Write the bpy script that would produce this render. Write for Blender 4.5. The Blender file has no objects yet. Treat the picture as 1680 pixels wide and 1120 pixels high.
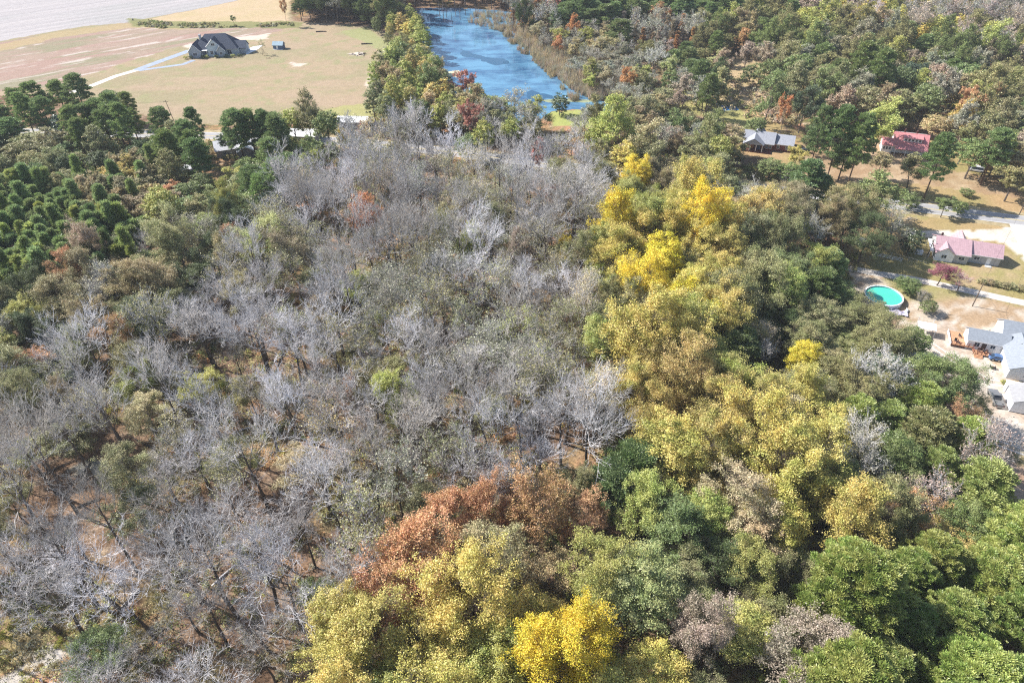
import bpy, math, random
import numpy as np
from mathutils import Matrix
rnd = random.Random(7)
rng = np.random.default_rng(7)

# ------------------------------------------------------------------ camera, sky, sun, exposure
scene = bpy.context.scene
CAM_H, FOC = 105.0, 1120.0
PITCH = math.atan(1120 / 1390.3)
ROLL = math.radians(1.236)
R0 = np.array([1, 0, 0.]); U0 = np.array([0, math.sin(PITCH), math.cos(PITCH)])
FW = np.array([0, math.cos(PITCH), -math.sin(PITCH)])
RV = math.cos(ROLL) * R0 - math.sin(ROLL) * U0
UV = math.sin(ROLL) * R0 + math.cos(ROLL) * U0
cam_data = bpy.data.cameras.new('camera')
cam = bpy.data.objects.new('camera', cam_data); scene.collection.objects.link(cam)
cam_data.sensor_width = 36.0; cam_data.lens = 36.0 * FOC / 1680
cam_data.clip_end = 9000
m = Matrix.Identity(4)
for i in range(3):
    m[i][0] = RV[i]; m[i][1] = UV[i]; m[i][2] = -FW[i]
m[2][3] = CAM_H
cam.matrix_world = m
scene.camera = cam
HAZE = 0.00012
SUN_EL, SUN_AZ = 41.0, 293.0           # azimuth clockwise from +Y
world = bpy.data.worlds.new('World'); scene.world = world; world.use_nodes = True
wn = world.node_tree
bg = wn.nodes['Background']; sky = wn.nodes.new('ShaderNodeTexSky')
sky.sky_type = 'NISHITA'; sky.sun_disc = False
sky.sun_elevation = math.radians(SUN_EL); sky.sun_rotation = math.radians(SUN_AZ)
wn.links.new(sky.outputs[0], bg.inputs[0]); bg.inputs[1].default_value = 0.10
sd = bpy.data.lights.new('sun', 'SUN'); sd.energy = 4.9; sd.angle = math.radians(0.5); sd.color = (1.0, 0.965, 0.92)
sun = bpy.data.objects.new('sun', sd); scene.collection.objects.link(sun)
a, e = math.radians(SUN_AZ), math.radians(SUN_EL)
sdir = np.array([math.sin(a) * math.cos(e), math.cos(a) * math.cos(e), math.sin(e)])
from mathutils import Vector
sun.rotation_euler = Vector(sdir).to_track_quat('Z', 'Y').to_euler()
sun.location = (-200, 200, 300)
scene.view_settings.view_transform = 'Standard'; scene.view_settings.look = 'None'
scene.view_settings.exposure = 0.9; scene.view_settings.gamma = 1.0
scene.cycles.max_bounces = 5; scene.cycles.diffuse_bounces = 3; scene.cycles.glossy_bounces = 2
scene.cycles.transmission_bounces = 3; scene.cycles.volume_bounces = 0
scene.cycles.use_denoising = False; scene.cycles.filter_width = 1.2

def gp(x, y, z=0.0):
    """world point at height z seen at photo pixel (x, y)"""
    d = FW + ((x - 840) * RV + (560 - y) * UV) / FOC
    t = (CAM_H - z) / -d[2]
    return d * t + np.array([0, 0, CAM_H])
def pix(p):
    q = np.asarray(p, float) - np.array([0, 0, CAM_H]); k = q @ FW
    return 840 + FOC * (q @ RV) / k, 560 - FOC * (q @ UV) / k

# ------------------------------------------------------------------ noise in numpy
_lat = rng.random((64, 64))
def vnoise(x, y):
    xi = np.floor(x).astype(int); yi = np.floor(y).astype(int)
    fx = x - xi; fy = y - yi; fx = fx * fx * (3 - 2 * fx); fy = fy * fy * (3 - 2 * fy)
    g = lambda i, j: _lat[i % 64, j % 64]
    return (g(xi, yi) * (1 - fx) + g(xi + 1, yi) * fx) * (1 - fy) + (g(xi, yi + 1) * (1 - fx) + g(xi + 1, yi + 1) * fx) * fy
def fbm(x, y, o=4):
    s = 0; a_ = .5; t = 0
    for k in range(o):
        s = s + a_ * vnoise(x * 2 ** k + 17.3 * k, y * 2 ** k + 9.1 * k); t += a_; a_ *= .55
    return s / t
def inpoly(px, py, poly):
    poly = np.asarray(poly, float); n = len(poly); c = np.zeros(np.shape(px), bool); j = n - 1
    for i in range(n):
        xi, yi = poly[i]; xj, yj = poly[j]
        if yi != yj:
            c ^= ((yi > py) != (yj > py)) & (px < (xj - xi) * (py - yi) / (yj - yi) + xi)
        j = i
    return c

# ------------------------------------------------------------------ materials
MATS = {}
def newmat(name):
    mt = bpy.data.materials.new(name); mt.use_nodes = True
    nt = mt.node_tree; nt.nodes.clear()
    out = nt.nodes.new('ShaderNodeOutputMaterial')
    return mt, nt, out
def N(nt, t, **kw):
    n = nt.nodes.new(t)
    for k, v in kw.items(): setattr(n, k, v)
    return n
def solid(name, col, rough=.7, metal=0, noise=.12, scale=1.5, spec=.4):
    if name in MATS: return MATS[name]
    mt, nt, out = newmat(name)
    b = N(nt, 'ShaderNodeBsdfPrincipled'); b.inputs['Roughness'].default_value = rough; b.inputs['Metallic'].default_value = metal
    b.inputs['Specular IOR Level'].default_value = spec
    tc = N(nt, 'ShaderNodeTexCoord'); nz = N(nt, 'ShaderNodeTexNoise'); nz.inputs['Scale'].default_value = scale; nz.inputs['Detail'].default_value = 5
    nt.links.new(tc.outputs['Object'], nz.inputs['Vector'])
    mr = N(nt, 'ShaderNodeMapRange'); mr.inputs['From Min'].default_value = .3; mr.inputs['From Max'].default_value = .7
    mr.inputs['To Min'].default_value = 1 - noise; mr.inputs['To Max'].default_value = 1 + noise
    nt.links.new(nz.outputs[0], mr.inputs[0])
    hs = N(nt, 'ShaderNodeHueSaturation'); hs.inputs['Color'].default_value = (*col, 1)
    nt.links.new(mr.outputs[0], hs.inputs['Value']); nt.links.new(hs.outputs[0], b.inputs['Base Color'])
    nt.links.new(b.outputs[0], out.inputs[0]); MATS[name] = mt
    return mt
def ribbed(name, col, axis=0, pitch=.4, rough=.5, depth=.2):
    """metal roof / clapboard: fine lines across the local axis"""
    if name in MATS: return MATS[name]
    mt = solid(name, col, rough); nt = mt.node_tree
    hs = next(n for n in nt.nodes if n.type == 'HUE_SAT'); mr = next(n for n in nt.nodes if n.type == 'MAP_RANGE')
    tc = next(n for n in nt.nodes if n.type == 'TEX_COORD')
    sp = N(nt, 'ShaderNodeSeparateXYZ'); nt.links.new(tc.outputs['Object'], sp.inputs[0])
    m1 = N(nt, 'ShaderNodeMath', operation='MULTIPLY'); m1.inputs[1].default_value = 1 / pitch; nt.links.new(sp.outputs[axis], m1.inputs[0])
    m2 = N(nt, 'ShaderNodeMath', operation='FRACT'); nt.links.new(m1.outputs[0], m2.inputs[0])
    m3 = N(nt, 'ShaderNodeMath', operation='GREATER_THAN'); m3.inputs[1].default_value = .82; nt.links.new(m2.outputs[0], m3.inputs[0])
    m4 = N(nt, 'ShaderNodeMath', operation='MULTIPLY_ADD'); m4.inputs[1].default_value = -depth; m4.inputs[2].default_value = 1; nt.links.new(m3.outputs[0], m4.inputs[0])
    m5 = N(nt, 'ShaderNodeMath', operation='MULTIPLY'); nt.links.new(m4.outputs[0], m5.inputs[0]); nt.links.new(mr.outputs[0], m5.inputs[1])
    nt.links.new(m5.outputs[0], hs.inputs['Value'])
    return mt
def leafmat(name, trans=.3, gloss=0.0, rough=.45, attr_only=False):
    """colour = the tree's own colour, varied leaf by leaf and clump by clump (attribute tone)"""
    mt, nt, out = newmat(name)
    at = N(nt, 'ShaderNodeAttribute', attribute_name='tone')
    if attr_only:
        col = at.outputs['Color']
    else:
        oi = N(nt, 'ShaderNodeObjectInfo'); sp = N(nt, 'ShaderNodeSeparateColor'); nt.links.new(at.outputs['Color'], sp.inputs[0])
        # second hue: duller, greener
        mul = N(nt, 'ShaderNodeMix', data_type='RGBA', blend_type='MULTIPLY'); mul.inputs[0].default_value = 1
        nt.links.new(oi.outputs['Color'], mul.inputs[6]); mul.inputs[7].default_value = (.53, .67, .48, 1)
        mr = N(nt, 'ShaderNodeMapRange', interpolation_type='SMOOTHSTEP'); mr.inputs['From Min'].default_value = .25; mr.inputs['From Max'].default_value = .85
        nt.links.new(sp.outputs[1], mr.inputs[0])
        ma = N(nt, 'ShaderNodeMath', operation='MULTIPLY'); nt.links.new(mr.outputs[0], ma.inputs[0]); nt.links.new(oi.outputs['Alpha'], ma.inputs[1])
        mx = N(nt, 'ShaderNodeMix', data_type='RGBA'); nt.links.new(ma.outputs[0], mx.inputs[0])
        nt.links.new(oi.outputs['Color'], mx.inputs[6]); nt.links.new(mul.outputs[2], mx.inputs[7])
        v = N(nt, 'ShaderNodeMapRange'); v.inputs['To Min'].default_value = .6; v.inputs['To Max'].default_value = 1.4; nt.links.new(sp.outputs[0], v.inputs[0])
        hu = N(nt, 'ShaderNodeMapRange'); hu.inputs['To Min'].default_value = .48; hu.inputs['To Max'].default_value = .52; nt.links.new(sp.outputs[2], hu.inputs[0])
        hs = N(nt, 'ShaderNodeHueSaturation'); nt.links.new(mx.outputs[2], hs.inputs['Color']); nt.links.new(v.outputs[0], hs.inputs['Value']); nt.links.new(hu.outputs[0], hs.inputs['Hue'])
        col = hs.outputs[0]
    d = N(nt, 'ShaderNodeBsdfDiffuse'); nt.links.new(col, d.inputs[0])
    t = N(nt, 'ShaderNodeBsdfTranslucent'); nt.links.new(col, t.inputs[0])
    ms = N(nt, 'ShaderNodeMixShader'); ms.inputs[0].default_value = trans
    nt.links.new(d.outputs[0], ms.inputs[1]); nt.links.new(t.outputs[0], ms.inputs[2])
    res = ms
    if gloss:
        g = N(nt, 'ShaderNodeBsdfGlossy'); g.inputs['Roughness'].default_value = rough
        m2 = N(nt, 'ShaderNodeMixShader'); m2.inputs[0].default_value = gloss
        nt.links.new(ms.outputs[0], m2.inputs[1]); nt.links.new(g.outputs[0], m2.inputs[2]); res = m2
    nt.links.new(res.outputs[0], out.inputs[0]); MATS[name] = mt
    return mt
LEAF = leafmat('leaf', .26, .04, .5); NEEDLE = leafmat('needle', .35, .04, .45); GLOSSY = leafmat('glossy_leaf', .12, .10, .35)
BRUSH = leafmat('brush_leaf', .3, attr_only=True)
def barkmat(name, col, var=.35, hue=None):
    mt, nt, out = newmat(name)
    b = N(nt, 'ShaderNodeBsdfDiffuse'); tc = N(nt, 'ShaderNodeTexCoord'); nz = N(nt, 'ShaderNodeTexNoise'); nz.inputs['Scale'].default_value = 1.2; nz.inputs['Detail'].default_value = 6
    nt.links.new(tc.outputs['Object'], nz.inputs['Vector'])
    oi = N(nt, 'ShaderNodeObjectInfo')
    ad = N(nt, 'ShaderNodeMath', operation='ADD'); nt.links.new(nz.outputs[0], ad.inputs[0]); nt.links.new(oi.outputs['Random'], ad.inputs[1])
    mr = N(nt, 'ShaderNodeMapRange'); mr.inputs['From Min'].default_value = .3; mr.inputs['From Max'].default_value = 1.7
    mr.inputs['To Min'].default_value = 1 - var; mr.inputs['To Max'].default_value = 1 + var; nt.links.new(ad.outputs[0], mr.inputs[0])
    hs = N(nt, 'ShaderNodeHueSaturation'); hs.inputs['Color'].default_value = (*col, 1); nt.links.new(mr.outputs[0], hs.inputs['Value'])
    if hue:
        mx = N(nt, 'ShaderNodeMix', data_type='RGBA'); mx.inputs[6].default_value = (*col, 1); mx.inputs[7].default_value = (*hue, 1)
        n2 = N(nt, 'ShaderNodeMath', operation='FRACT'); n3 = N(nt, 'ShaderNodeMath', operation='MULTIPLY'); n3.inputs[1].default_value = 7.31
        nt.links.new(oi.outputs['Random'], n3.inputs[0]); nt.links.new(n3.outputs[0], n2.inputs[0]); nt.links.new(n2.outputs[0], mx.inputs[0]); nt.links.new(mx.outputs[2], hs.inputs['Color'])
    nt.links.new(hs.outputs[0], b.inputs[0]); nt.links.new(b.outputs[0], out.inputs[0]); MATS[name] = mt
    return mt
TWIG_RGB = (.72, .70, .71)
BARK = barkmat('grey_bark', (.12, .10, .085)); PBARK = barkmat('pine_bark', (.12, .08, .06)); TWIG = barkmat('twig_bark', TWIG_RGB, .36, (.54, .50, .45))
DARKTWIG = barkmat('brown_twig', (.20, .165, .13), .3)

# ------------------------------------------------------------------ mesh helpers
def mesh_np(name, V, F, mats, tone=None, midx=None):
    """V (n,3), F list of arrays (k, 3 or 4)"""
    me = bpy.data.meshes.new(name)
    Fs = [f for f in F if len(f)]
    V = np.asarray(V, np.float32)
    nl = sum(f.size for f in Fs); nf = sum(len(f) for f in Fs)
    me.vertices.add(len(V)); me.vertices.foreach_set('co', V.ravel())
    me.loops.add(nl); me.loops.foreach_set('vertex_index', np.concatenate([f.ravel() for f in Fs]).astype(np.int32))
    tot = np.concatenate([np.full(len(f), f.shape[1]) for f in Fs]).astype(np.int32)
    st = np.concatenate([[0], np.cumsum(tot)[:-1]]).astype(np.int32)
    me.polygons.add(nf); me.polygons.foreach_set('loop_start', st)
    try: me.polygons.foreach_set('loop_total', tot)
    except Exception: pass
    for mt in mats: me.materials.append(mt)
    if midx is not None: me.polygons.foreach_set('material_index', np.asarray(midx, np.int32))
    if tone is not None:
        at = me.attributes.new('tone', 'FLOAT_COLOR', 'FACE')
        at.data.foreach_set('color', np.asarray(tone, np.float32).ravel())
    me.update(calc_edges=True)
    return me
def link(name, data, parent=None, loc=None, rotz=0.0, **props):
    o = bpy.data.objects.new(name, data); scene.collection.objects.link(o)
    if parent is not None: o.parent = parent
    if loc is not None: o.location = loc
    if rotz: o.rotation_euler = (0, 0, rotz)
    for k, v in props.items(): o[k] = v
    return o
class MB:
    """collects boxes, prisms and tubes into one mesh"""
    def __init__(s): s.v = []; s.f = []
    def poly(s, pts, faces):
        o = len(s.v); s.v += [tuple(p) for p in pts]; s.f += [tuple(i + o for i in f) for f in faces]; return s
    def box(s, x0, x1, y0, y1, z0, z1):
        return s.poly([(x0, y0, z0), (x1, y0, z0), (x1, y1, z0), (x0, y1, z0), (x0, y0, z1), (x1, y0, z1), (x1, y1, z1), (x0, y1, z1)],
                      [(3, 2, 1, 0), (4, 5, 6, 7), (0, 1, 5, 4), (1, 2, 6, 5), (2, 3, 7, 6), (3, 0, 4, 7)])
    def prism(s, prof, a0, a1, axis='x'):
        """profile (b, z) swept from a0 to a1 along axis"""
        # axis x: profile is (y, z); axis y or q: profile is (x, z)
        n = len(prof); mk = (lambda a_, b, z: (a_, b, z)) if axis == 'x' else (lambda a_, b, z: (b, a_, z))
        pts = [mk(a0, b, z) for b, z in prof] + [mk(a1, b, z) for b, z in prof]
        fs = [tuple(range(n)), tuple(range(2 * n - 1, n - 1, -1))] + [(i, i + n, (i + 1) % n + n, (i + 1) % n) for i in range(n)]
        return s.poly(pts, fs)
    def tube(s, pts, rad, sides=8, cap=True):
        pts = [np.array(p, float) for p in pts]; o = len(s.v); n = len(pts)
        for i, p in enumerate(pts):
            d = pts[min(i + 1, n - 1)] - pts[max(i - 1, 0)]; d /= np.linalg.norm(d) + 1e-9
            u = np.cross(d, [0, 0, 1.]) if abs(d[2]) < .95 else np.cross(d, [1., 0, 0]); u /= np.linalg.norm(u); w = np.cross(d, u)
            r = rad[i] if hasattr(rad, '__len__') else rad
            for k in range(sides):
                t = 2 * math.pi * k / sides; s.v.append(tuple(p + r * (math.cos(t) * u + math.sin(t) * w)))
        for i in range(n - 1):
            for k in range(sides):
                k2 = (k + 1) % sides
                s.f.append((o + i * sides + k, o + i * sides + k2, o + (i + 1) * sides + k2, o + (i + 1) * sides + k))
        if cap:
            s.f.append(tuple(o + k for k in range(sides))[::-1]); s.f.append(tuple(o + (n - 1) * sides + k for k in range(sides)))
        return s
    def mesh(s, name, mat, bevel=0):
        me = bpy.data.meshes.new(name); me.from_pydata(s.v, [], s.f); me.materials.append(mat); me.update()
        import bmesh
        bm = bmesh.new(); bm.from_mesh(me); bmesh.ops.recalc_face_normals(bm, faces=bm.faces)
        if bevel: bmesh.ops.bevel(bm, geom=bm.edges, offset=bevel, segments=2, affect='EDGES', clamp_overlap=True)
        bm.to_mesh(me); bm.free()
        return me
    def build(s, name, mat, parent=None, bevel=0, **props):
        return link(name, s.mesh(name, mat, bevel), parent, **props)
def thing(name, label, cat, loc, rotz=0, group=None):
    o = link(name, None, None, loc, rotz, label=label, category=cat)
    o.empty_display_size = .5
    if group: o['group'] = group
    return o
def copy_tree(src, loc, rotz=0, scale=None, label=None, group=None, color=None):
    c = src.copy(); scene.collection.objects.link(c); c.location = loc; c.rotation_euler = (0, 0, rotz)
    if scale: c.scale = scale
    if label: c['label'] = label
    if group: c['group'] = group
    for ch in src.children:
        d = ch.copy(); scene.collection.objects.link(d); d.parent = c
        if color is not None: d.color = color
        for g in ch.children:
            h = g.copy(); scene.collection.objects.link(h); h.parent = d
    return c

# ------------------------------------------------------------------ ground: one sheet, base colours by what lies there
def wpoly(px, z=0.0): return [tuple(gp(x, y, z)[:2]) for x, y in px]
gx = np.concatenate([[-5000, -2500, -1200, -700, -500], np.arange(-380, 380.1, 1.5), [500, 700, 1200, 2500, 5000]])
gy = np.concatenate([[-2000, -500, -100, 0], np.arange(25, 590.1, 1.3), [700, 1000, 2000, 4000, 8000]])
GX, GY = np.meshgrid(gx, gy)
wx = GX + 5 * (fbm(GX / 9, GY / 9) - .5) + 2.0 * (fbm(GX / 2.1 + 7, GY / 2.1) - .5)
wy = GY + 5 * (fbm(GX / 9 + 31, GY / 9 + 11) - .5) + 2.0 * (fbm(GX / 2.1, GY / 2.1 + 5) - .5)
n1 = fbm(GX / 22, GY / 22); n2 = fbm(GX / 5 + 3, GY / 5 + 9); n3 = fbm(GX / 1.7, GY / 1.7 + 40, 3)
def lerp(c1, c2, t): t = np.clip(t, 0, 1)[..., None]; return np.array(c1) * (1 - t) + np.array(c2) * t
C = lerp((.15, .095, .06), (.225, .15, .10), (n2 - .3) * 2.5)                  # leaf litter
C = lerp(C, (.17, .15, .06), (n1 - .48) * 6 * (n2 > .35))
C = lerp(C, (.36, .20, .12), (n1 - .52) * 5 * (n2 > .5)); C = lerp(C, (.33, .25, .18), (n3 - .62) * 5)
ROUGHN = np.ones(GX.shape)
def paint(px, col, k=1.0, edge=1.0):
    global C, ROUGHN
    P_ = wpoly(px)
    ms = inpoly(GX + (wx - GX) * edge, GY + (wy - GY) * edge, P_)
    C = np.where(ms[..., None], C * (1 - k) + np.asarray(col) * k, C); ROUGHN = np.where(ms, .35, ROUGHN)
TAN = lerp((.33, .255, .17), (.285, .24, .15), (n1 - .35) * 4)
TAN = lerp(TAN, (.27, .25, .14), (n2 - .52) * 5)
TAN = lerp(TAN, (.34, .26, .18), (fbm(GX / 30 + 8, GY / 12) - .55) * 5)
# streaks of the weedy field run along the rows
ang = math.atan2(*(gp(120, 75) - gp(0, 95))[[1, 0]]); ca, sa = math.cos(ang), math.sin(ang)
sx = (GX * ca + GY * sa); sy = (-GX * sa + GY * ca)
st = fbm(sx / 26, sy / 3.2 + 70, 4); st2 = fbm(sx / 40 + 9, sy / 6 + 20, 3)
WEED = lerp((.32, .22, .18), (.25, .225, .15), (st2 - .4) * 5)
WEED = lerp(WEED, (.32, .24, .19), (fbm(sx / 30 + 50, sy / 9) - .5) * 4)
WEED = lerp(WEED, (.45, .39, .34), (st - .60) * 7 * (fbm(GX / 30, GY / 30 + 60) > .42))
PLOW = lerp((.35, .325, .32), (.39, .36, .35), (fbm(sx / 120, sy / 1.6, 2) - .4) * 4)
PLOW = lerp(PLOW, (.335, .32, .31), (fbm(sx / 60 + 4, sy / 20, 3) - .5) * 4)
PLOW = PLOW * (1 + .045 * np.sin(sy * 2 * np.pi / 9.0) * (fbm(sx / 50, sy / 30 + 3) > .45))[..., None]
paint([(-900, 400), (-100, 160), (0, 158), (110, 158), (300, 205), (480, 205), (600, 200), (640, 140), (660, 75), (620, 45), (480, 35), (470, -60), (-900, -60)], TAN)
paint([(-700, 260), (0, 150), (60, 147), (160, 118), (225, 97), (290, 78), (440, 56), (480, 44), (360, 42), (205, 38), (80, 55), (0, 70), (-300, 115), (-700, 200)], WEED)
paint([(205, 39), (130, 47), (70, 57), (0, 73), (-200, 105), (-200, 125), (0, 85), (100, 62), (205, 46), (330, 50)], (.36, .28, .16), .8)
paint([(-900, 300), (-300, 112), (0, 68), (75, 54), (140, 43), (205, 38), (260, 27), (330, 14), (385, 2), (440, -20), (300, -120), (-900, -120)], PLOW, edge=.5)
paint([(385, 3), (330, 14), (262, 28), (230, 38), (330, 40), (470, 42), (480, -20), (430, -20)], lerp((.44, .335, .22), (.40, .32, .19), (n1 - .3) * 3), edge=.6)
paint([(205, 30), (215, 44), (300, 47), (490, 46), (500, 38), (480, 36), (300, 36)], (.2, .2, .09), .9)
paint([(520, 182), (480, 196), (610, 205), (640, 165), (600, 168)], (.32, .31, .13), .8)
paint([(600, 45), (650, 75), (665, 100), (640, 115), (625, 85), (560, 52)], (.27, .29, .13), .7)
for q in ([(478, 103), (505, 105), (500, 108), (480, 108)], [(570, 88), (596, 86), (598, 90), (575, 93)], [(600, 128), (632, 122), (628, 150), (606, 155)], [(440, 64), (400, 66), (330, 76), (300, 78), (300, 74), (380, 62), (440, 56)]):
    paint(q, (.60, .50, .43), .75 )
# right side: lawns, sandy yards
LAWN = lerp((.36, .245, .13), (.27, .225, .095), (n1 - .35) * 3.5)
SANDY = lerp((.34, .24, .15), (.46, .39, .31), (n2 - .47) * 6 + (n3 - .5) * 5)
SANDY = lerp(SANDY, (.28, .25, .11), (n1 - .58) * 8)
paint([(1370, 322), (1360, 290), (1250, 262), (1205, 258), (1190, 200), (1240, 170), (1330, 250), (1440, 220), (1600, 230), (1680, 250), (2100, 300), (2100, 420), (1680, 363), (1512, 340)], LAWN)
paint([(1300, 240), (1450, 232), (1560, 280), (1680, 300), (1680, 325), (1500, 300), (1330, 300)], lerp((.30, .20, .125), (.40, .30, .20), (n2 - .45) * 5), .8)
paint([(1272, 278), (1305, 275), (1312, 300), (1285, 305)], (.62, .55, .46), .9)
paint([(1140, 140), (1190, 150), (1225, 190), (1260, 200), (1235, 215), (1180, 195), (1080, 180), (1080, 165)], (.30, .29, .11), .8)
paint([(1090, 75), (1180, 75), (1260, 110), (1330, 130), (1420, 130), (1440, 180), (1560, 190), (1560, 210), (1430, 210), (1330, 180), (1200, 170), (1120, 160), (1180, 120)], lerp((.40, .30, .18), (.30, .25, .12), (n2 - .4) * 4))
paint([(1512, 340), (1680, 363), (2100, 425), (2100, 520), (1680, 500), (1560, 470), (1400, 440), (1380, 400), (1460, 350)], LAWN)
paint([(1460, 350), (1512, 342), (1560, 352), (1480, 372), (1520, 382), (1660, 420), (1700, 480), (1680, 480), (1560, 470), (1500, 440)], lerp((.38, .28, .17), (.27, .24, .1), (n2 - .4) * 5), .7)
paint([(1650, 363), (1712, 371), (1740, 420), (1760, 470), (1700, 470), (1678, 425), (1650, 398), (1610, 392), (1500, 386), (1490, 376), (1600, 380), (1650, 378)], lerp((.60, .55, .48), (.52, .45, .37), (n2 - .5) * 4), .9, .5)
paint([(1370, 440), (1450, 452), (1560, 470), (1680, 500), (2000, 545), (2000, 800), (1680, 760), (1600, 690), (1500, 600), (1400, 520)], SANDY)
paint([(1490, 560), (1560, 520), (1640, 600), (1680, 640), (1700, 740), (1640, 720), (1580, 660), (1520, 610)], lerp((.40, .32, .25), (.54, .48, .41), (n2 - .42) * 5 + (n3 - .5) * 5), .85)
paint([(1585, 735), (1640, 745), (1700, 765), (1700, 900), (1560, 800)], lerp((.30, .19, .13), (.38, .28, .2), (n2 - .4) * 4))
# sandy track, bottom left
SAND2 = lerp((.62, .585, .55), (.45, .41, .36), (n2 - .5) * 5)
paint([(-60, 1120), (0, 1105), (60, 1062), (125, 1035), (130, 1050), (80, 1088), (30, 1120), (-40, 1160)], SAND2, .95, .5)
paint([(-20, 995), (18, 982), (30, 990), (10, 1010), (-20, 1015)], SAND2, .9, .6)
paint([(118, 765), (160, 752), (205, 755), (215, 770), (165, 790), (120, 780)], (.42, .41, .34), .8)
paint([(0, 1020), (60, 990), (110, 1030), (60, 1060), (0, 1090)], (.36, .29, .14), .7)
# pond shore
paint([(1010, 165), (1060, 180), (1090, 200), (1000, 215), (905, 205), (900, 182), (960, 180)], (.31, .34, .11), .9)
paint([(850, 60), (960, 55), (1010, 110), (1080, 150), (1020, 175), (960, 120), (900, 80)], (.33, .26, .15), .7)
nyg, nxg = GX.shape
V = np.stack([GX.ravel(), GY.ravel(), np.zeros(GX.size)], 1)
ii = np.arange(nyg * nxg).reshape(nyg, nxg)
F4 = np.stack([ii[:-1, :-1], ii[:-1, 1:], ii[1:, 1:], ii[1:, :-1]], -1).reshape(-1, 4)
mt, nt, out = newmat('earth')
b = N(nt, 'ShaderNodeBsdfDiffuse'); at = N(nt, 'ShaderNodeAttribute', attribute_name='col'); ge = N(nt, 'ShaderNodeNewGeometry')
prev = None
for sc, lo, hi in ((.35, .82, 1.18), (1.6, .55, 1.5), (7, .62, 1.4)):
    nz = N(nt, 'ShaderNodeTexNoise'); nz.inputs['Scale'].default_value = sc; nz.inputs['Detail'].default_value = 4; nt.links.new(ge.outputs['Position'], nz.inputs['Vector'])
    mr = N(nt, 'ShaderNodeMapRange'); mr.inputs['From Min'].default_value = .32; mr.inputs['From Max'].default_value = .68; mr.inputs['To Min'].default_value = lo; mr.inputs['To Max'].default_value = hi
    nt.links.new(nz.outputs[0], mr.inputs[0])
    if prev is None: prev = mr
    else:
        mm = N(nt, 'ShaderNodeMath', operation='MULTIPLY'); nt.links.new(prev.outputs[0], mm.inputs[0]); nt.links.new(mr.outputs[0], mm.inputs[1]); prev = mm
hs = N(nt, 'ShaderNodeHueSaturation'); nt.links.new(at.outputs['Color'], hs.inputs['Color']); mvx = N(nt, 'ShaderNodeMix', data_type='FLOAT'); mvx.inputs[2].default_value = 1.0; nt.links.new(at.outputs['Alpha'], mvx.inputs[0]); nt.links.new(prev.outputs[0], mvx.inputs[3]); nt.links.new(mvx.outputs[0], hs.inputs['Value'])
nt.links.new(hs.outputs[0], b.inputs[0]); nt.links.new(b.outputs[0], out.inputs[0])
gme = mesh_np('ground', V, [F4], [mt])
ga = gme.attributes.new('col', 'FLOAT_COLOR', 'POINT')
ga.data.foreach_set('color', np.concatenate([C.reshape(-1, 3), ROUGHN.reshape(-1, 1)], 1).astype(np.float32).ravel())
link('ground', gme, kind='structure')

def strip(name, px, w, z, mat, off=0.0, world=None, **props):
    """flat band of width w along photo points projected to the ground"""
    P_ = np.array([gp(x, y)[:2] for x, y in px]) if world is None else np.array(world, float)
    # smooth
    t = np.linspace(0, 1, len(P_)); tt = np.linspace(0, 1, 70)
    P_ = np.stack([np.interp(tt, t, P_[:, 0]), np.interp(tt, t, P_[:, 1])], 1)
    for _ in range(6): P_[1:-1] = (P_[:-2] + 2 * P_[1:-1] + P_[2:]) / 4
    d = np.gradient(P_, axis=0); d /= np.linalg.norm(d, axis=1)[:, None]; nrm = np.stack([-d[:, 1], d[:, 0]], 1)
    A = P_ + nrm * (off + w / 2); B = P_ + nrm * (off - w / 2); n = len(P_)
    V = np.zeros((2 * n, 3)); V[:n, :2] = A; V[n:, :2] = B; V[:, 2] = z
    F = np.array([[i, i + n, i + n + 1, i + 1] for i in range(n - 1)])
    return link(name, mesh_np(name, V, [F], [mat]), **props)
ROADPX = [(-500, 212), (-200, 214), (0, 216), (200, 219), (400, 224), (520, 229), (640, 238), (760, 252), (900, 270), (1100, 293), (1300, 315), (1420, 329), (1512, 341), (1600, 352), (1700, 365), (2000, 402)]
asph = solid('old_asphalt', (.32, .31, .305), .9, noise=.1, scale=.6)
strip('road_verge', ROADPX, 11.5, .010, solid('verge', (.34, .27, .15), .95, noise=.3, scale=.5), kind='structure')
strip('highway', ROADPX, 6.8, .020, asph, kind='structure')
for o_, cm, nm in ((3.05, (.75, .75, .73), 'white_edge_line'), (-3.05, (.75, .75, .73), 'white_edge_line'), (.16, (.62, .47, .12), 'yellow_centre_line'), (-.16, (.62, .47, .12), 'yellow_centre_line')):
    strip('road_marking', ROADPX, .13, .026, solid(nm, cm, .8), off=o_, kind='structure')
strip('driveway', [(100, 157), (150, 141), (190, 125), (225, 115)], 3.6, .014, solid('pale_gravel', (.66, .6, .55), .95, noise=.15), kind='structure')
blacktop = solid('blue_grey_asphalt', (.27, .31, .38), .8, noise=.15, scale=.4)
strip('driveway', [(223, 115.5), (262, 101), (290, 91), (312, 83)], 4.6, .018, blacktop, kind='structure')
strip('driveway', [(228, 116), (262, 111), (300, 106), (318, 99)], 2.8, .022, blacktop, kind='structure')
strip('sandy_driveway', [(1668, 366), (1684, 400), (1712, 460), (1740, 520)], 4.4, .012, solid('white_sand', (.66, .61, .54), .95, noise=.1), kind='structure')

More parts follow.
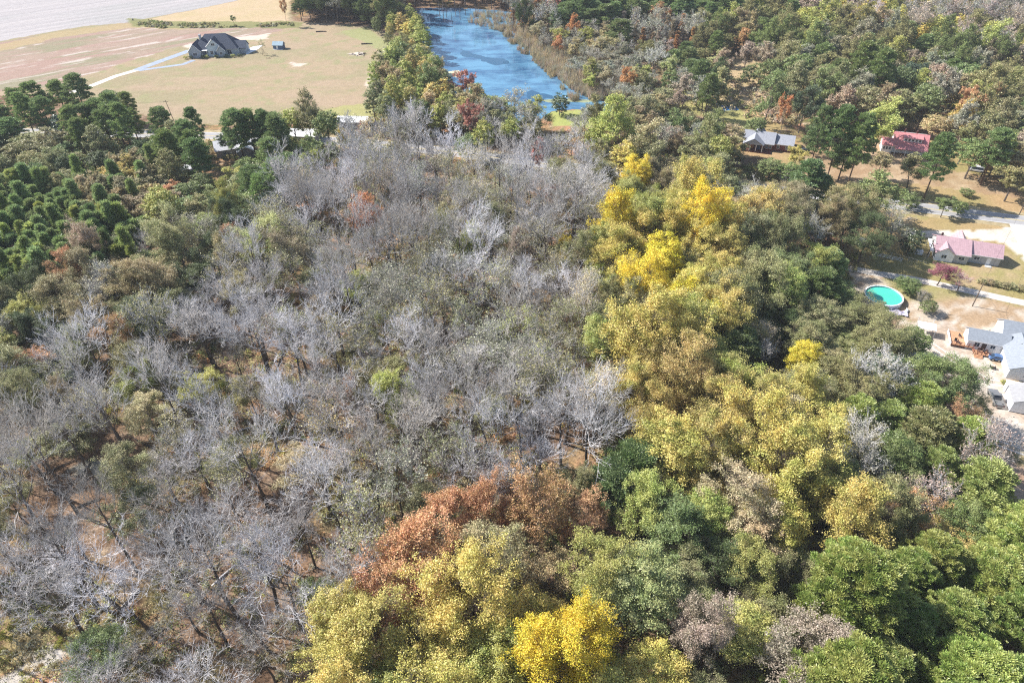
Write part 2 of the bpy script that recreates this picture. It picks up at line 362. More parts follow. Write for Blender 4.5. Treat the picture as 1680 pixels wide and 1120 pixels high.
strip('sandy_track', [(1380, 437), (1440, 449), (1500, 458), (1580, 475), (1680, 497), (1800, 520)], 3.0, .011, solid('track_sand', (.52, .47, .41), .95, noise=.2, scale=.5), kind='structure')
for o_ in (-.8, .8): strip('wheel_rut', [(1380, 437), (1440, 449), (1500, 458), (1580, 475), (1680, 497), (1800, 520)], .5, .015, solid('rut_sand', (.60, .55, .49), .95, noise=.15), off=o_, kind='structure')
# water
POND = [(672, 14), (740, 13), (830, 18), (868, 24), (860, 40), (835, 48), (862, 68), (905, 96), (935, 118), (955, 148), (980, 165), (1010, 171), (1022, 176), (1000, 181), (940, 180), (905, 184), (880, 200), (862, 215), (800, 200), (728, 150), (704, 110), (690, 60)]
def sheet(name, px, z, mat, jag=0.0, world=False, **props):
    P_ = [np.array(gp(*p)[:2]) for p in px] if not world else [np.array(p, float) for p in px]
    pts = []
    for i, p in enumerate(P_):
        q = P_[(i + 1) % len(P_)]; k = max(1, int(np.linalg.norm(q - p) / 1.5)) if jag else 1
        for j in range(k):
            s_ = p + (q - p) * j / k
            if jag: s_ = s_ + jag * np.array([fbm(s_[0] / 3, s_[1] / 3) - .5, fbm(s_[0] / 3 + 9, s_[1] / 3) - .5]) * 2
            pts.append((s_[0], s_[1], z))
    me = bpy.data.meshes.new(name); me.from_pydata(pts, [], [tuple(range(len(pts)))]); me.materials.append(mat)
    return link(name, me, **props)
mt, nt, out = newmat('pond_water')
b = N(nt, 'ShaderNodeBsdfPrincipled'); b.inputs['IOR'].default_value = 1.33
ge = N(nt, 'ShaderNodeNewGeometry'); nz = N(nt, 'ShaderNodeTexNoise'); nz.inputs['Scale'].default_value = .05; nz.inputs['Detail'].default_value = 8; nz.inputs['Roughness'].default_value = .68
mp = N(nt, 'ShaderNodeMapping'); mp.inputs['Scale'].default_value = (1, 1.8, 1); nt.links.new(ge.outputs['Position'], mp.inputs[0]); nt.links.new(mp.outputs[0], nz.inputs['Vector'])
cr = N(nt, 'ShaderNodeValToRGB'); cr.color_ramp.elements[0].position = .36; cr.color_ramp.elements[0].color = (.03, .085, .18, 1); cr.color_ramp.elements[1].position = .58; cr.color_ramp.elements[1].color = (.11, .255, .38, 1)
nt.links.new(nz.outputs[0], cr.inputs[0]); nt.links.new(cr.outputs[0], b.inputs['Base Color'])
b.inputs['Roughness'].default_value = .06
wv = N(nt, 'ShaderNodeTexNoise'); wv.inputs['Scale'].default_value = 1.5; nt.links.new(ge.outputs['Position'], wv.inputs['Vector'])
bp = N(nt, 'ShaderNodeBump'); bp.inputs['Strength'].default_value = .03; bp.inputs['Distance'].default_value = .1; nt.links.new(wv.outputs[0], bp.inputs['Height']); nt.links.new(bp.outputs[0], b.inputs['Normal'])
nt.links.new(b.outputs[0], out.inputs[0]); WATER = mt
sheet('pond_water', POND, .03, WATER, 2.6, kind='structure')
navy = solid('clear_dark_water', (.02, .08, .15), .05, noise=.1, spec=.6)
sheet('pond_open_water', [(757, 80), (775, 88), (800, 95), (830, 97), (838, 104), (815, 107), (800, 104), (785, 96), (760, 93)], .045, navy, 2.6, kind='structure')
sheet('pond_open_water', [(868, 148), (900, 155), (918, 165), (896, 163), (884, 168), (880, 182), (868, 176), (862, 160)], .045, navy, 2.6, kind='structure')
algae = solid('duckweed', (.26, .29, .17), .9, noise=.3, scale=.5)
sheet('duckweed_mat', [(888, 165), (920, 162), (960, 164), (985, 166), (960, 169), (930, 167), (900, 169)], .05, algae, .8, kind='stuff')
sheet('duckweed_mat', [(735, 118), (752, 116), (760, 121), (750, 128), (736, 124)], .05, solid('pale_scum', (.52, .5, .34), .9, noise=.2), 1.0, kind='stuff')
sheet('creek_water', [(1182, 172), (1208, 175), (1212, 181), (1188, 182)], .03, solid('creek', (.04, .16, .35), .1), .6, kind='structure')

# ------------------------------------------------------------------ trees: shapes
def unit(v): return v / (np.linalg.norm(v, axis=-1, keepdims=True) + 1e-9)
def leaf_quads(P, Nn, size, aspect=1.0, fold=0.0):
    """one quad per point, facing Nn"""
    n = len(P); r = unit(rng.normal(size=(n, 3))); u = unit(np.cross(Nn, r)); w = np.cross(Nn, u)
    s = (size * rng.uniform(.6, 1.35, n))[:, None]
    u = u * s * .5; w = w * s * .5 * aspect
    V = np.stack([P - u - w, P + u - w * .6, P + u * .8 + w, P - u * .7 + w * .9], 1).reshape(-1, 3)
    return V, np.arange(4 * n).reshape(-1, 4)
def tones(n, clump): return np.stack([rng.random(n), clump, rng.random(n), np.ones(n)], 1)
def clump_centres(n, R, Rz, zc, low=.35, inner=.5, seed=0):
    """points through a lumpy ellipsoid, kept apart"""
    out = []; k = 0; dmin = 1.35 * R / n ** (1 / 3)
    lob = rng.uniform(.72, 1.18, 12)
    while len(out) < n and k < n * 60:
        k += 1; d = unit(rng.normal(size=3)); 
        if d[2] < -low: continue
        ph = (math.atan2(d[1], d[0]) / (2 * math.pi)) % 1 * 12; rr = rng.uniform(inner, 1) * (lob[int(ph)] * (1 - ph % 1) + lob[(int(ph) + 1) % 12] * (ph % 1))
        p = d * np.array([R, R, Rz]) * rr + [0, 0, zc]
        if all(np.linalg.norm(p - q) > dmin * (1 - k / (n * 70)) for q in out): out.append(p)
    return np.array(out)
def limb_mesh(H, centres, tr, cnt=12, sides=6, low=.25, top=.8):
    mb = MB(); lean = rng.normal(0, .02, 2) * H
    tp = [(0, 0, -.3), (lean[0] * .3, lean[1] * .3, H * .3), (lean[0] * .7, lean[1] * .7, H * .6), (lean[0], lean[1], H * top)]
    mb.tube(tp, [tr * 1.25, tr, tr * .6, tr * .15], sides)
    idx = rng.permutation(len(centres))[:cnt]
    for i in idx:
        c = centres[i]; f = rng.uniform(low, min(.62, max(low + .05, (c[2] / H) - .12))); base = np.array([lean[0] * f, lean[1] * f, H * f])
        mid = base * .45 + c * .55 + np.array([0, 0, -.05 * H]) + rng.normal(0, .2, 3)
        mb.tube([base, mid, c], [tr * .38, tr * .22, tr * .05], 4, cap=False)
    return mb
def leafy(H, R, Rz, zc, nclump, nleaf, size, rc=.30, low=.35, inner=.5, gap=0.0, mat=None, bark=None, tr=.22, flat=.75, up=.5, cnt=12, top=.8):
    cs = clump_centres(nclump, R, Rz, zc, low, inner)
    P_ = []; Nn = []; T = []
    per = max(4, int(nleaf / len(cs)))
    for c in cs:
        r = R * rc * rng.uniform(.65, 1.25); d = unit(rng.normal(size=(per, 3))); d[:, 2] = np.where(d[:, 2] < -.3, -d[:, 2], d[:, 2])
        rad = r * np.clip(np.abs(rng.normal(.55, .42, per)), 0, 1.7)
        p = c + d * rad[:, None] * np.array([1, 1, flat]) + rng.normal(0, r * .1, (per, 3))
        P_.append(p); Nn.append(unit(d * .6 + np.array([0, 0, up]) + rng.normal(0, .45, (per, 3))))
        T.append(tones(per, np.full(per, rng.random())))
    P_ = np.concatenate(P_); Nn = np.concatenate(Nn); T = np.concatenate(T)
    V, F = leaf_quads(P_, Nn, size)
    crown = mesh_np('crown', V, [F], [mat or LEAF], T)
    trunk = limb_mesh(H, cs, tr, cnt, top=top).mesh('trunk', bark or BARK)
    return trunk, crown
def tufts(C_, per, r, nl, nw, upw=.6, flat=.55):
    """pine foliage: brushes of narrow needles"""
    P_ = []; D = []; T = []
    for c in C_:
        k = per; d = unit(rng.normal(size=(k, 3))); d[:, 2] = np.abs(d[:, 2]) * .9 - .1
        rr = r * rng.uniform(.5, 1.3); p = c + d * rr * rng.uniform(.3, 1, (k, 1)) * [1, 1, flat]
        P_.append(p); D.append(unit(d + [0, 0, upw] + rng.normal(0, .35, (k, 3)))); T.append(tones(k, np.full(k, rng.random())))
    P_ = np.concatenate(P_); D = np.concatenate(D); T = np.concatenate(T); n = len(P_)
    side = unit(np.cross(D, unit(rng.normal(size=(n, 3))))); L = (nl * rng.uniform(.6, 1.3, n))[:, None]; W = nw * .5
    V = np.stack([P_ - side * W, P_ + side * W, P_ + D * L + side * W * 1.6, P_ + D * L - side * W * 1.6], 1).reshape(-1, 3)
    return V, np.arange(4 * n).reshape(-1, 4), T
def pine(H, R, depth, nclump, per, nl, nw, rcl, tr=.2, conical=0, mat=None):
    cs = []
    for i in range(nclump):
        f = rng.random() ** .8; z = H * (1 - depth) + f * H * depth
        prof = (1 - f) ** .8 * .95 + .08 if conical else math.sin(min(1, .25 + (1 - f) * 1.1) * math.pi * .5) * (1 if f > .1 else .8) * rng.uniform(.75, 1.1)
        t = rng.random() * 2 * math.pi; q = R * prof * math.sqrt(rng.uniform(.12 if f < .85 else 0, 1))
        cs.append([math.cos(t) * q, math.sin(t) * q, z - (q / R) ** 2 * H * .02])
    cs = np.array(cs)
    V, F, T = tufts(cs, per, rcl, nl, nw)
    crown = mesh_np('crown', V, [F], [mat or NEEDLE], T)
    mb = MB(); lean = rng.normal(0, .015, 2) * H
    mb.tube([(0, 0, -.3), (lean[0] * .4, lean[1] * .4, H * .4), (lean[0], lean[1], H * .97)], [tr * 1.2, tr, tr * .2], 6)
    for i in rng.permutation(len(cs))[:14]:
        c = cs[i]; f = max(.1, c[2] / H - .04); mb.tube([(lean[0] * f, lean[1] * f, H * f), tuple(c)], [tr * .28, tr * .08], 4, cap=False)
    return mb.mesh('trunk', PBARK), crown
def bare(H, R, detail=3, leaves=0, size=.3, twigw=.05, bark=None, first=.38, spread=.28, tw=None, hole=0):
    """leafless tree: trunk and limbs as tubes, lighter branches and fine tapering twigs above"""
    tb = MB(); cb = MB(); tips = []; twV = []
    lvl_n = {4: (12, 8, 6, 4), 3: (10, 6, 5, 4), 2: (8, 5, 4, 4)}[detail]
    def sliver(p, q, w, w2=0.0):
        d = q - p; s_ = np.cross(d, rng.normal(size=3)); s_ = s_ / (np.linalg.norm(s_) + 1e-9) * w * .5
        s2 = np.cross(d, s_); s2 = s2 / (np.linalg.norm(s2) + 1e-9) * w * .5
        twV.append([p - s_, p + s_, q]); twV.append([p - s2, p + s2, q])
    def grow(p, d, L, r, lv):
        n = 3 if lv < 2 else 2; pts = [p]; dd = d.copy()
        for i in range(n):
            dd = dd + rng.normal(0, .13 + .05 * lv, 3) + np.array([0, 0, .12 if lv < 3 else .2]); dd /= np.linalg.norm(dd); pts.append(pts[-1] + dd * L / n)
        if lv == 0: tb.tube(pts, [r * (1 - .65 * i / n) for i in range(n + 1)], 5, cap=False)
        elif lv == 1: cb.tube(pts, [r * (1 - .7 * i / n) for i in range(n + 1)], 3, cap=False)
        elif lv == 2: cb.tube(pts, [max(r, twigw * .55) * (1 - .35 * i) for i in range(n + 1)], 3, cap=False)
        else:
            for i in range(n): sliver(pts[i], pts[i + 1] + (pts[i + 1] - pts[i]) * .25, twigw * (1 - .3 * i))
        if lv >= 3: tips.append(pts[-1]); return
        k = lvl_n[lv + 1]
        for j in range(k):
            f = rng.uniform(.35, 1) if j < k - 1 else 1.0
            x = f * n; i = min(int(x), n - 1); q = pts[i] + (pts[i + 1] - pts[i]) * (x - i)
            ax = unit(np.cross(dd, rng.normal(size=3))); sp = rng.uniform(.40, .95)
            nd = unit(dd * math.cos(sp) + ax * math.sin(sp) + np.array([0, 0, .15]))
            grow(q, nd, L * rng.uniform(.42, .66) * (1.1 if lv == 2 else 1), r * .52 * (1 - .4 * f), lv + 1)
    lean = rng.normal(0, .05, 2) * H; r0 = H * .0125
    bend = rng.normal(0, .015, 2) * H
    tp = [np.array([0, 0, -.3]), np.array([lean[0] * .2 + bend[0], lean[1] * .2 + bend[1], H * .28]), np.array([lean[0] * .5, lean[1] * .5, H * .52]), np.array([lean[0], lean[1], H * .80])]
    tb.tube(tp, [r0 * 1.35, r0, r0 * .7, r0 * .25], 7)
    nl = lvl_n[0]
    for j in range(nl):
        f = first + (.8 - first) * (j + rng.random() * .6) / nl if j < nl - 1 else .8
        x = np.interp(f, [0, .28, .52, .8], [0, 1, 2, 3]); i = min(int(x), 2); q = tp[i] + (tp[i + 1] - tp[i]) * (x - i)
        t = j * 2.4 + rng.random(); el = rng.uniform(.6, 1.05) if j < nl - 1 else 1.45
        d = np.array([math.cos(t) * math.cos(el), math.sin(t) * math.cos(el), math.sin(el)])
        grow(q, d, R * rng.uniform(.75, 1.15) * (1.15 - .35 * f), r0 * .5 * (1.2 - f), 0)
    trunk = tb.mesh('trunk', bark or BARK)
    TV = np.array(twV).reshape(-1, 3); F3 = np.arange(len(TV)).reshape(-1, 3)
    BV = np.array(cb.v); F4 = np.array(cb.f) + len(TV); TV = np.concatenate([TV, BV]); Q = [F4]
    mi3 = np.zeros(len(F3)); mi4 = np.zeros(len(F4)); nb = len(F4)
    T = tones(len(F3) + nb, np.zeros(len(F3) + nb)); mi = np.concatenate([mi3, mi4])
    if leaves:
        tipa = np.array(tips)
        if hole: tipa = tipa[np.array([vnoise(np.array(q_[0] / 1.7 + 20 + H), np.array(q_[1] / 1.7 + q_[2] / 1.9)) > hole for q_ in tipa])]
        k = rng.integers(0, len(tipa), leaves); P_ = tipa[k] + rng.normal(0, spread, (leaves, 3))
        V, F = leaf_quads(P_, unit(rng.normal(0, .6, (leaves, 3)) + [0, 0, .7]), size)
        cl = np.array([vnoise(np.array(p[0] / 1.5 + 9), np.array(p[1] / 1.5 + p[2])) for p in P_]); T = np.concatenate([T, tones(leaves, cl)])
        Q.append(F + len(TV)); TV = np.concatenate([TV, V]); mi = np.concatenate([mi, np.ones(leaves)])
    crown = mesh_np('crown', TV, [F3, np.concatenate(Q)], [tw or TWIG, LEAF], T, mi)
    return trunk, crown

PROTO = {}
def protos(key, n, fn): PROTO[key] = [fn() for _ in range(n)]
protos('bare_near', 12, lambda: bare(18, rng.uniform(4.4, 6.6), 3, twigw=rng.uniform(.042, .055), first=rng.uniform(.42, .58)))
protos('bare_far', 6, lambda: bare(18, rng.uniform(4.8, 6.6), 2, twigw=.10, first=rng.uniform(.3, .5)))
protos('thin_near', 5, lambda: bare(17, 5.6, 3, leaves=2600, size=.20, twigw=.06))
protos('thin_far', 4, lambda: bare(17, 5.6, 2, leaves=1500, size=.30, twigw=.10))
protos('half_near', 5, lambda: bare(17, 5.2, 3, leaves=24000, size=.14, twigw=.05, tw=DARKTWIG, hole=.38))
protos('half_far', 4, lambda: bare(17, 5.2, 2, leaves=7500, size=.31, twigw=.07, tw=DARKTWIG))
protos('broad_near', 3, lambda: leafy(18, 5.4, 6.2, 11.2, 130, 44000, .14, rc=.19, cnt=24, inner=.35))
PROTO['broad_near'] += [bare(18, rng.uniform(5.2, 6.4), 4, leaves=42000, size=.14, twigw=.04, first=.22, spread=.32, tw=DARKTWIG, hole=.42) for _ in range(8)]
protos('broad_far', 3, lambda: leafy(17, 5.4, 5.8, 10.6, 90, 9000, .32, rc=.21, cnt=10, inner=.4))
PROTO['broad_far'] += [bare(17, rng.uniform(5.2, 6.2), 3, leaves=9500, size=.31, twigw=.05, first=.2, spread=.36, tw=DARKTWIG, hole=.40) for _ in range(5)]
protos('tall_near', 4, lambda: leafy(21, 4.3, 8.5, 12.5, 120, 44000, .14, rc=.22, cnt=22, inner=.35))
protos('tall_far', 3, lambda: leafy(20, 4.0, 8.0, 11.8, 80, 9000, .30, rc=.24, cnt=10))
protos('round_near', 3, lambda: leafy(9, 3.8, 3.8, 5.2, 70, 14000, .17, rc=.24, low=.8, cnt=10, tr=.16, inner=.5))
protos('round_far', 3, lambda: leafy(9, 3.8, 3.8, 5.0, 50, 6500, .26, rc=.25, low=.8, cnt=7, tr=.16))
protos('magnolia', 3, lambda: leafy(12, 4.4, 5.4, 6.4, 80, 12000, .24, rc=.22, low=.9, cnt=6, mat=GLOSSY))
protos('evergreen', 4, lambda: leafy(13, 3.9, 5.6, 7.2, 80, 12000, .22, rc=.22, low=.85, cnt=8, mat=LEAF))
protos('pine_near', 5, lambda: pine(22, 5.4, .64, 210, 110, .48, .09, .95))
protos('pine_far', 5, lambda: pine(22, 5.3, .64, 170, 60, .62, .14, 1.0, tr=.24))
protos('bigpine', 5, lambda: pine(22, rng.uniform(4.6, 6.2), .7, 460, 190, .36, .055, .62, tr=.3))
protos('young', 8, lambda: pine(rng.uniform(10, 13.5), rng.uniform(2.0, 3.4), .97, int(rng.integers(90, 170)), 90, .55, .085, .8, tr=.12, conical=1))
protos('cypress', 4, lambda: pine(15, 2.1, .85, 60, 46, .5, .16, .7, tr=.16, conical=1, mat=LEAF))
protos('shrub', 4, lambda: leafy(2.4, 1.5, 1.1, 1.25, 16, 900, .20, rc=.42, low=.9, cnt=5, tr=.05))

COL = dict(yellow=(.70, .575, .17), gold=(.64, .505, .18), brightyellow=(.84, .66, .07), ygreen=(.50, .50, .15), pale=(.54, .53, .24), olive=(.37, .345, .165), brown=(.40, .33, .19),
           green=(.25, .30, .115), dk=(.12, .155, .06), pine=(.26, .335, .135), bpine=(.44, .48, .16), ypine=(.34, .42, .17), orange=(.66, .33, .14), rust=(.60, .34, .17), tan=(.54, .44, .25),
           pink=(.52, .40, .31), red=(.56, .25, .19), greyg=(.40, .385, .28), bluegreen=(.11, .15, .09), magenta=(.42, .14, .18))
COLWORD = dict(yellow='yellow', gold='golden', brightyellow='bright yellow', ygreen='yellow-green', pale='pale green', olive='olive', brown='brownish', green='green', dk='dark green', pine='green',
               bpine='bright green', ypine='mid green', orange='orange', rust='rust-brown', tan='tan', pink='pinkish', red='red', greyg='grey-green', bluegreen='blue-green', magenta='magenta')
#        name            near          far          nominal height, radius, word, category
KIND = dict(
    bare=('bare_tree', 'bare_near', 'bare_far', 18, 5.2, 'bare grey tree', 'bare tree'),
    thin=('thinning_tree', 'thin_near', 'thin_far', 17, 5, 'nearly bare tree', 'tree'),
    half=('autumn_tree', 'half_near', 'half_far', 17, 5, 'loose tree', 'tree'),
    broad=('broadleaf_tree', 'broad_near', 'broad_far', 18, 5.2, 'broad tree', 'tree'),
    tall=('poplar_tree', 'tall_near', 'tall_far', 21, 4, 'tall tree', 'tree'),
    round=('small_tree', 'round_near', 'round_far', 9, 3.6, 'low round tree', 'tree'),
    magnolia=('magnolia_tree', 'magnolia', 'magnolia', 12, 4.4, 'glossy tree', 'tree'),
    evergreen=('evergreen_tree', 'evergreen', 'evergreen', 13, 3.7, 'dense tree', 'tree'),
    pine=('pine_tree', 'pine_near', 'pine_far', 22, 4.5, 'pine', 'pine'),
    bigpine=('large_pine', 'bigpine', 'bigpine', 22, 5.4, 'broad pine', 'pine'),
    young=('young_pine', 'young', 'young', 12, 2.6, 'young pine', 'pine'),
    cypress=('cypress_tree', 'cypress', 'cypress', 15, 1.9, 'narrow tree', 'tree'),
    shrub=('shrub', 'shrub', 'shrub', 2.4, 1.5, 'shrub', 'shrub'))
placed = []; GRID = {}
USED = set(); COUNT = {}
def near_any(x, y, r):
    c = int(math.ceil(r / 6)); i0, j0 = int(x // 6), int(y // 6)
    for i in range(i0 - c, i0 + c + 1):
        for j in range(j0 - c, j0 + c + 1):
            for (a_, b_, q) in GRID.get((i, j), ()):
                if (a_ - x) ** 2 + (b_ - y) ** 2 < (r * .5 + q * .5) ** 2: return True
    return False
SPECIES = dict(olive='oak_tree', green='oak_tree', dk='oak_tree', bluegreen='oak_tree', yellow='poplar_tree', gold='poplar_tree', brightyellow='poplar_tree', ygreen='sweetgum_tree', pale='sweetgum_tree',
               greyg='sweetgum_tree', tan='elm_tree', brown='elm_tree', rust='maple_tree', red='maple_tree', orange='maple_tree', pink='maple_tree', magenta='maple_tree')
def stem_of(kind, col): return SPECIES[col] if kind in ('broad', 'half', 'tall') else KIND[kind][0]
MASS = {}
def plant(kind, x, y, h=None, r=None, col='olive', alpha=.6, label=None, group=None, place=None, space=None):
    _, kn, kf, H0, Rr, word, cat = KIND[kind]; stem = stem_of(kind, col)
    h = h or H0 * rnd.uniform(.85, 1.12); r = r or Rr * rnd.uniform(.85, 1.15) * (h / H0) ** .5
    dist = math.hypot(x, y); key = kn if dist < 205 else kf
    tm, cm = PROTO[key][rnd.randrange(len(PROTO[key]))]
    sxy = r / Rr; sz = h / H0
    if label is None and COUNT.get(stem, 0) >= 300:
        PRm = PROTO[kf]; tm, cm = PRm[rnd.randrange(len(PRm))]
        MASS.setdefault('far_bare_woods' if kind in ('bare', 'thin') else 'far_leafy_woods', []).append((tm, cm, x, y, r / Rr, h / H0, rnd.random() * 6.28, np.array(COL[col]) * rnd.uniform(.85, 1.15), alpha))
        return None
    root = link(stem, None, None, (x, y, 0), rnd.random() * 6.28)
    root.scale = (sxy, sxy, sz); root.empty_display_size = 1
    link('trunk', tm, root); cr = link('crown', cm, root)
    c = np.array(COL[col]) * rnd.uniform(.86, 1.16) * np.array([rnd.uniform(.93, 1.07), 1, rnd.uniform(.9, 1.1)])
    cr.color = (*c, alpha)
    u_, v_ = pix((x, y, .7 * h))
    if label is None:
        desc = word if kind == 'bare' else f'{COLWORD[col]} {word}'
        px_, py_ = u_ / 16.8, v_ / 11.2
        for fmt in ('%.0f', '%.1f', '%.2f'):
            label = f'{desc} {place}, {fmt % px_}% across {fmt % py_}% down'
            if label not in USED: break
        group = group or f'{desc}s {place}'
    USED.add(label)
    root['label'] = label; root['category'] = cat
    if group: root['group'] = group
    COUNT[stem] = COUNT.get(stem, 0) + 1
    q = space or r * 1.5
    GRID.setdefault((int(x // 6), int(y // 6)), []).append((x, y, q)); placed.append((x, y, r))
    return root
def at(kind, px, py, h=None, r=None, col='olive', alpha=.6, label=None, cf=.68, **kw):
    """plant so that the middle of the crown is seen at photo pixel (px, py)"""
    h = h or KIND[kind][3]; p = gp(px, py, h * cf)
    return plant(kind, p[0], p[1], h, r, col, alpha, label, **kw)

def build_mass(name, items, label):
    """woods past the 300 nearest of a kind: one object"""
    Vs, Fs3, Fs4, T3, T4, off = [], [], [], [], [], 0; m3 = []; m4 = []
    cache = {}
    def arr(me):
        if me.name not in cache:
            v = np.zeros(len(me.vertices) * 3, np.float32); me.vertices.foreach_get('co', v)
            lt = np.zeros(len(me.polygons), np.int32); ls = np.zeros(len(me.polygons), np.int32); mi = np.zeros(len(me.polygons), np.int32)
            me.polygons.foreach_get('loop_total', lt); me.polygons.foreach_get('loop_start', ls); me.polygons.foreach_get('material_index', mi)
            vi = np.zeros(len(me.loops), np.int32); me.loops.foreach_get('vertex_index', vi)
            tn = None
            if 'tone' in me.attributes:
                tn = np.zeros(len(me.polygons) * 4, np.float32); me.attributes['tone'].data.foreach_get('color', tn); tn = tn.reshape(-1, 4)
            k3 = lt == 3; k4 = lt == 4
            cache[me.name] = (v.reshape(-1, 3), vi[ls[k3][:, None] + np.arange(3)], vi[ls[k4][:, None] + np.arange(4)], None if tn is None else tn[k3], None if tn is None else tn[k4], mi[k3], mi[k4])
        return cache[me.name]
    for tm, cm, x, y, sx_, sz_, rz, col, al in items:
        c_, s_ = math.cos(rz), math.sin(rz); Rm = np.array([[c_, -s_, 0], [s_, c_, 0], [0, 0, 1]]).T
        for me, is_tr in ((tm, 1), (cm, 0)):
            v, f3, f4, t3, t4, i3, i4 = arr(me)
            Vs.append((v * [sx_, sx_, sz_]) @ Rm + [x, y, 0])
            for f, t, mi, FL, TL in ((f3, t3, i3, Fs3, T3), (f4, t4, i4, Fs4, T4)):
                if not len(f): continue
                FL.append(f + off); cc = np.ones((len(f), 4))
                if is_tr: cc[:, :3] = (.17, .145, .12)
                elif me.materials[0] in (TWIG, DARKTWIG):
                    leaf = (mi == 1)[:, None]; cc[:, :3] = np.where(leaf, col * (.6 + .8 * t[:, :1]) * np.where(t[:, 1:2] > .5, 1 - .35 * al, 1), np.array(TWIG_RGB if me.materials[0] == TWIG else (.20, .165, .13)))
                else: cc[:, :3] = col * (.6 + .8 * t[:, :1]) * (1 - al * np.clip((t[:, 1:2] - .25) / .6, 0, 1) * (1 - np.array([.53, .67, .48])))
                TL.append(cc)
            off += len(v)
    F = []; T = []
    if Fs3: F.append(np.concatenate(Fs3)); T.append(np.concatenate(T3))
    if Fs4: F.append(np.concatenate(Fs4)); T.append(np.concatenate(T4))
    me = mesh_np(name, np.concatenate(Vs), F, [BRUSH], np.concatenate(T))
    link(name, me, kind='stuff', label=label)

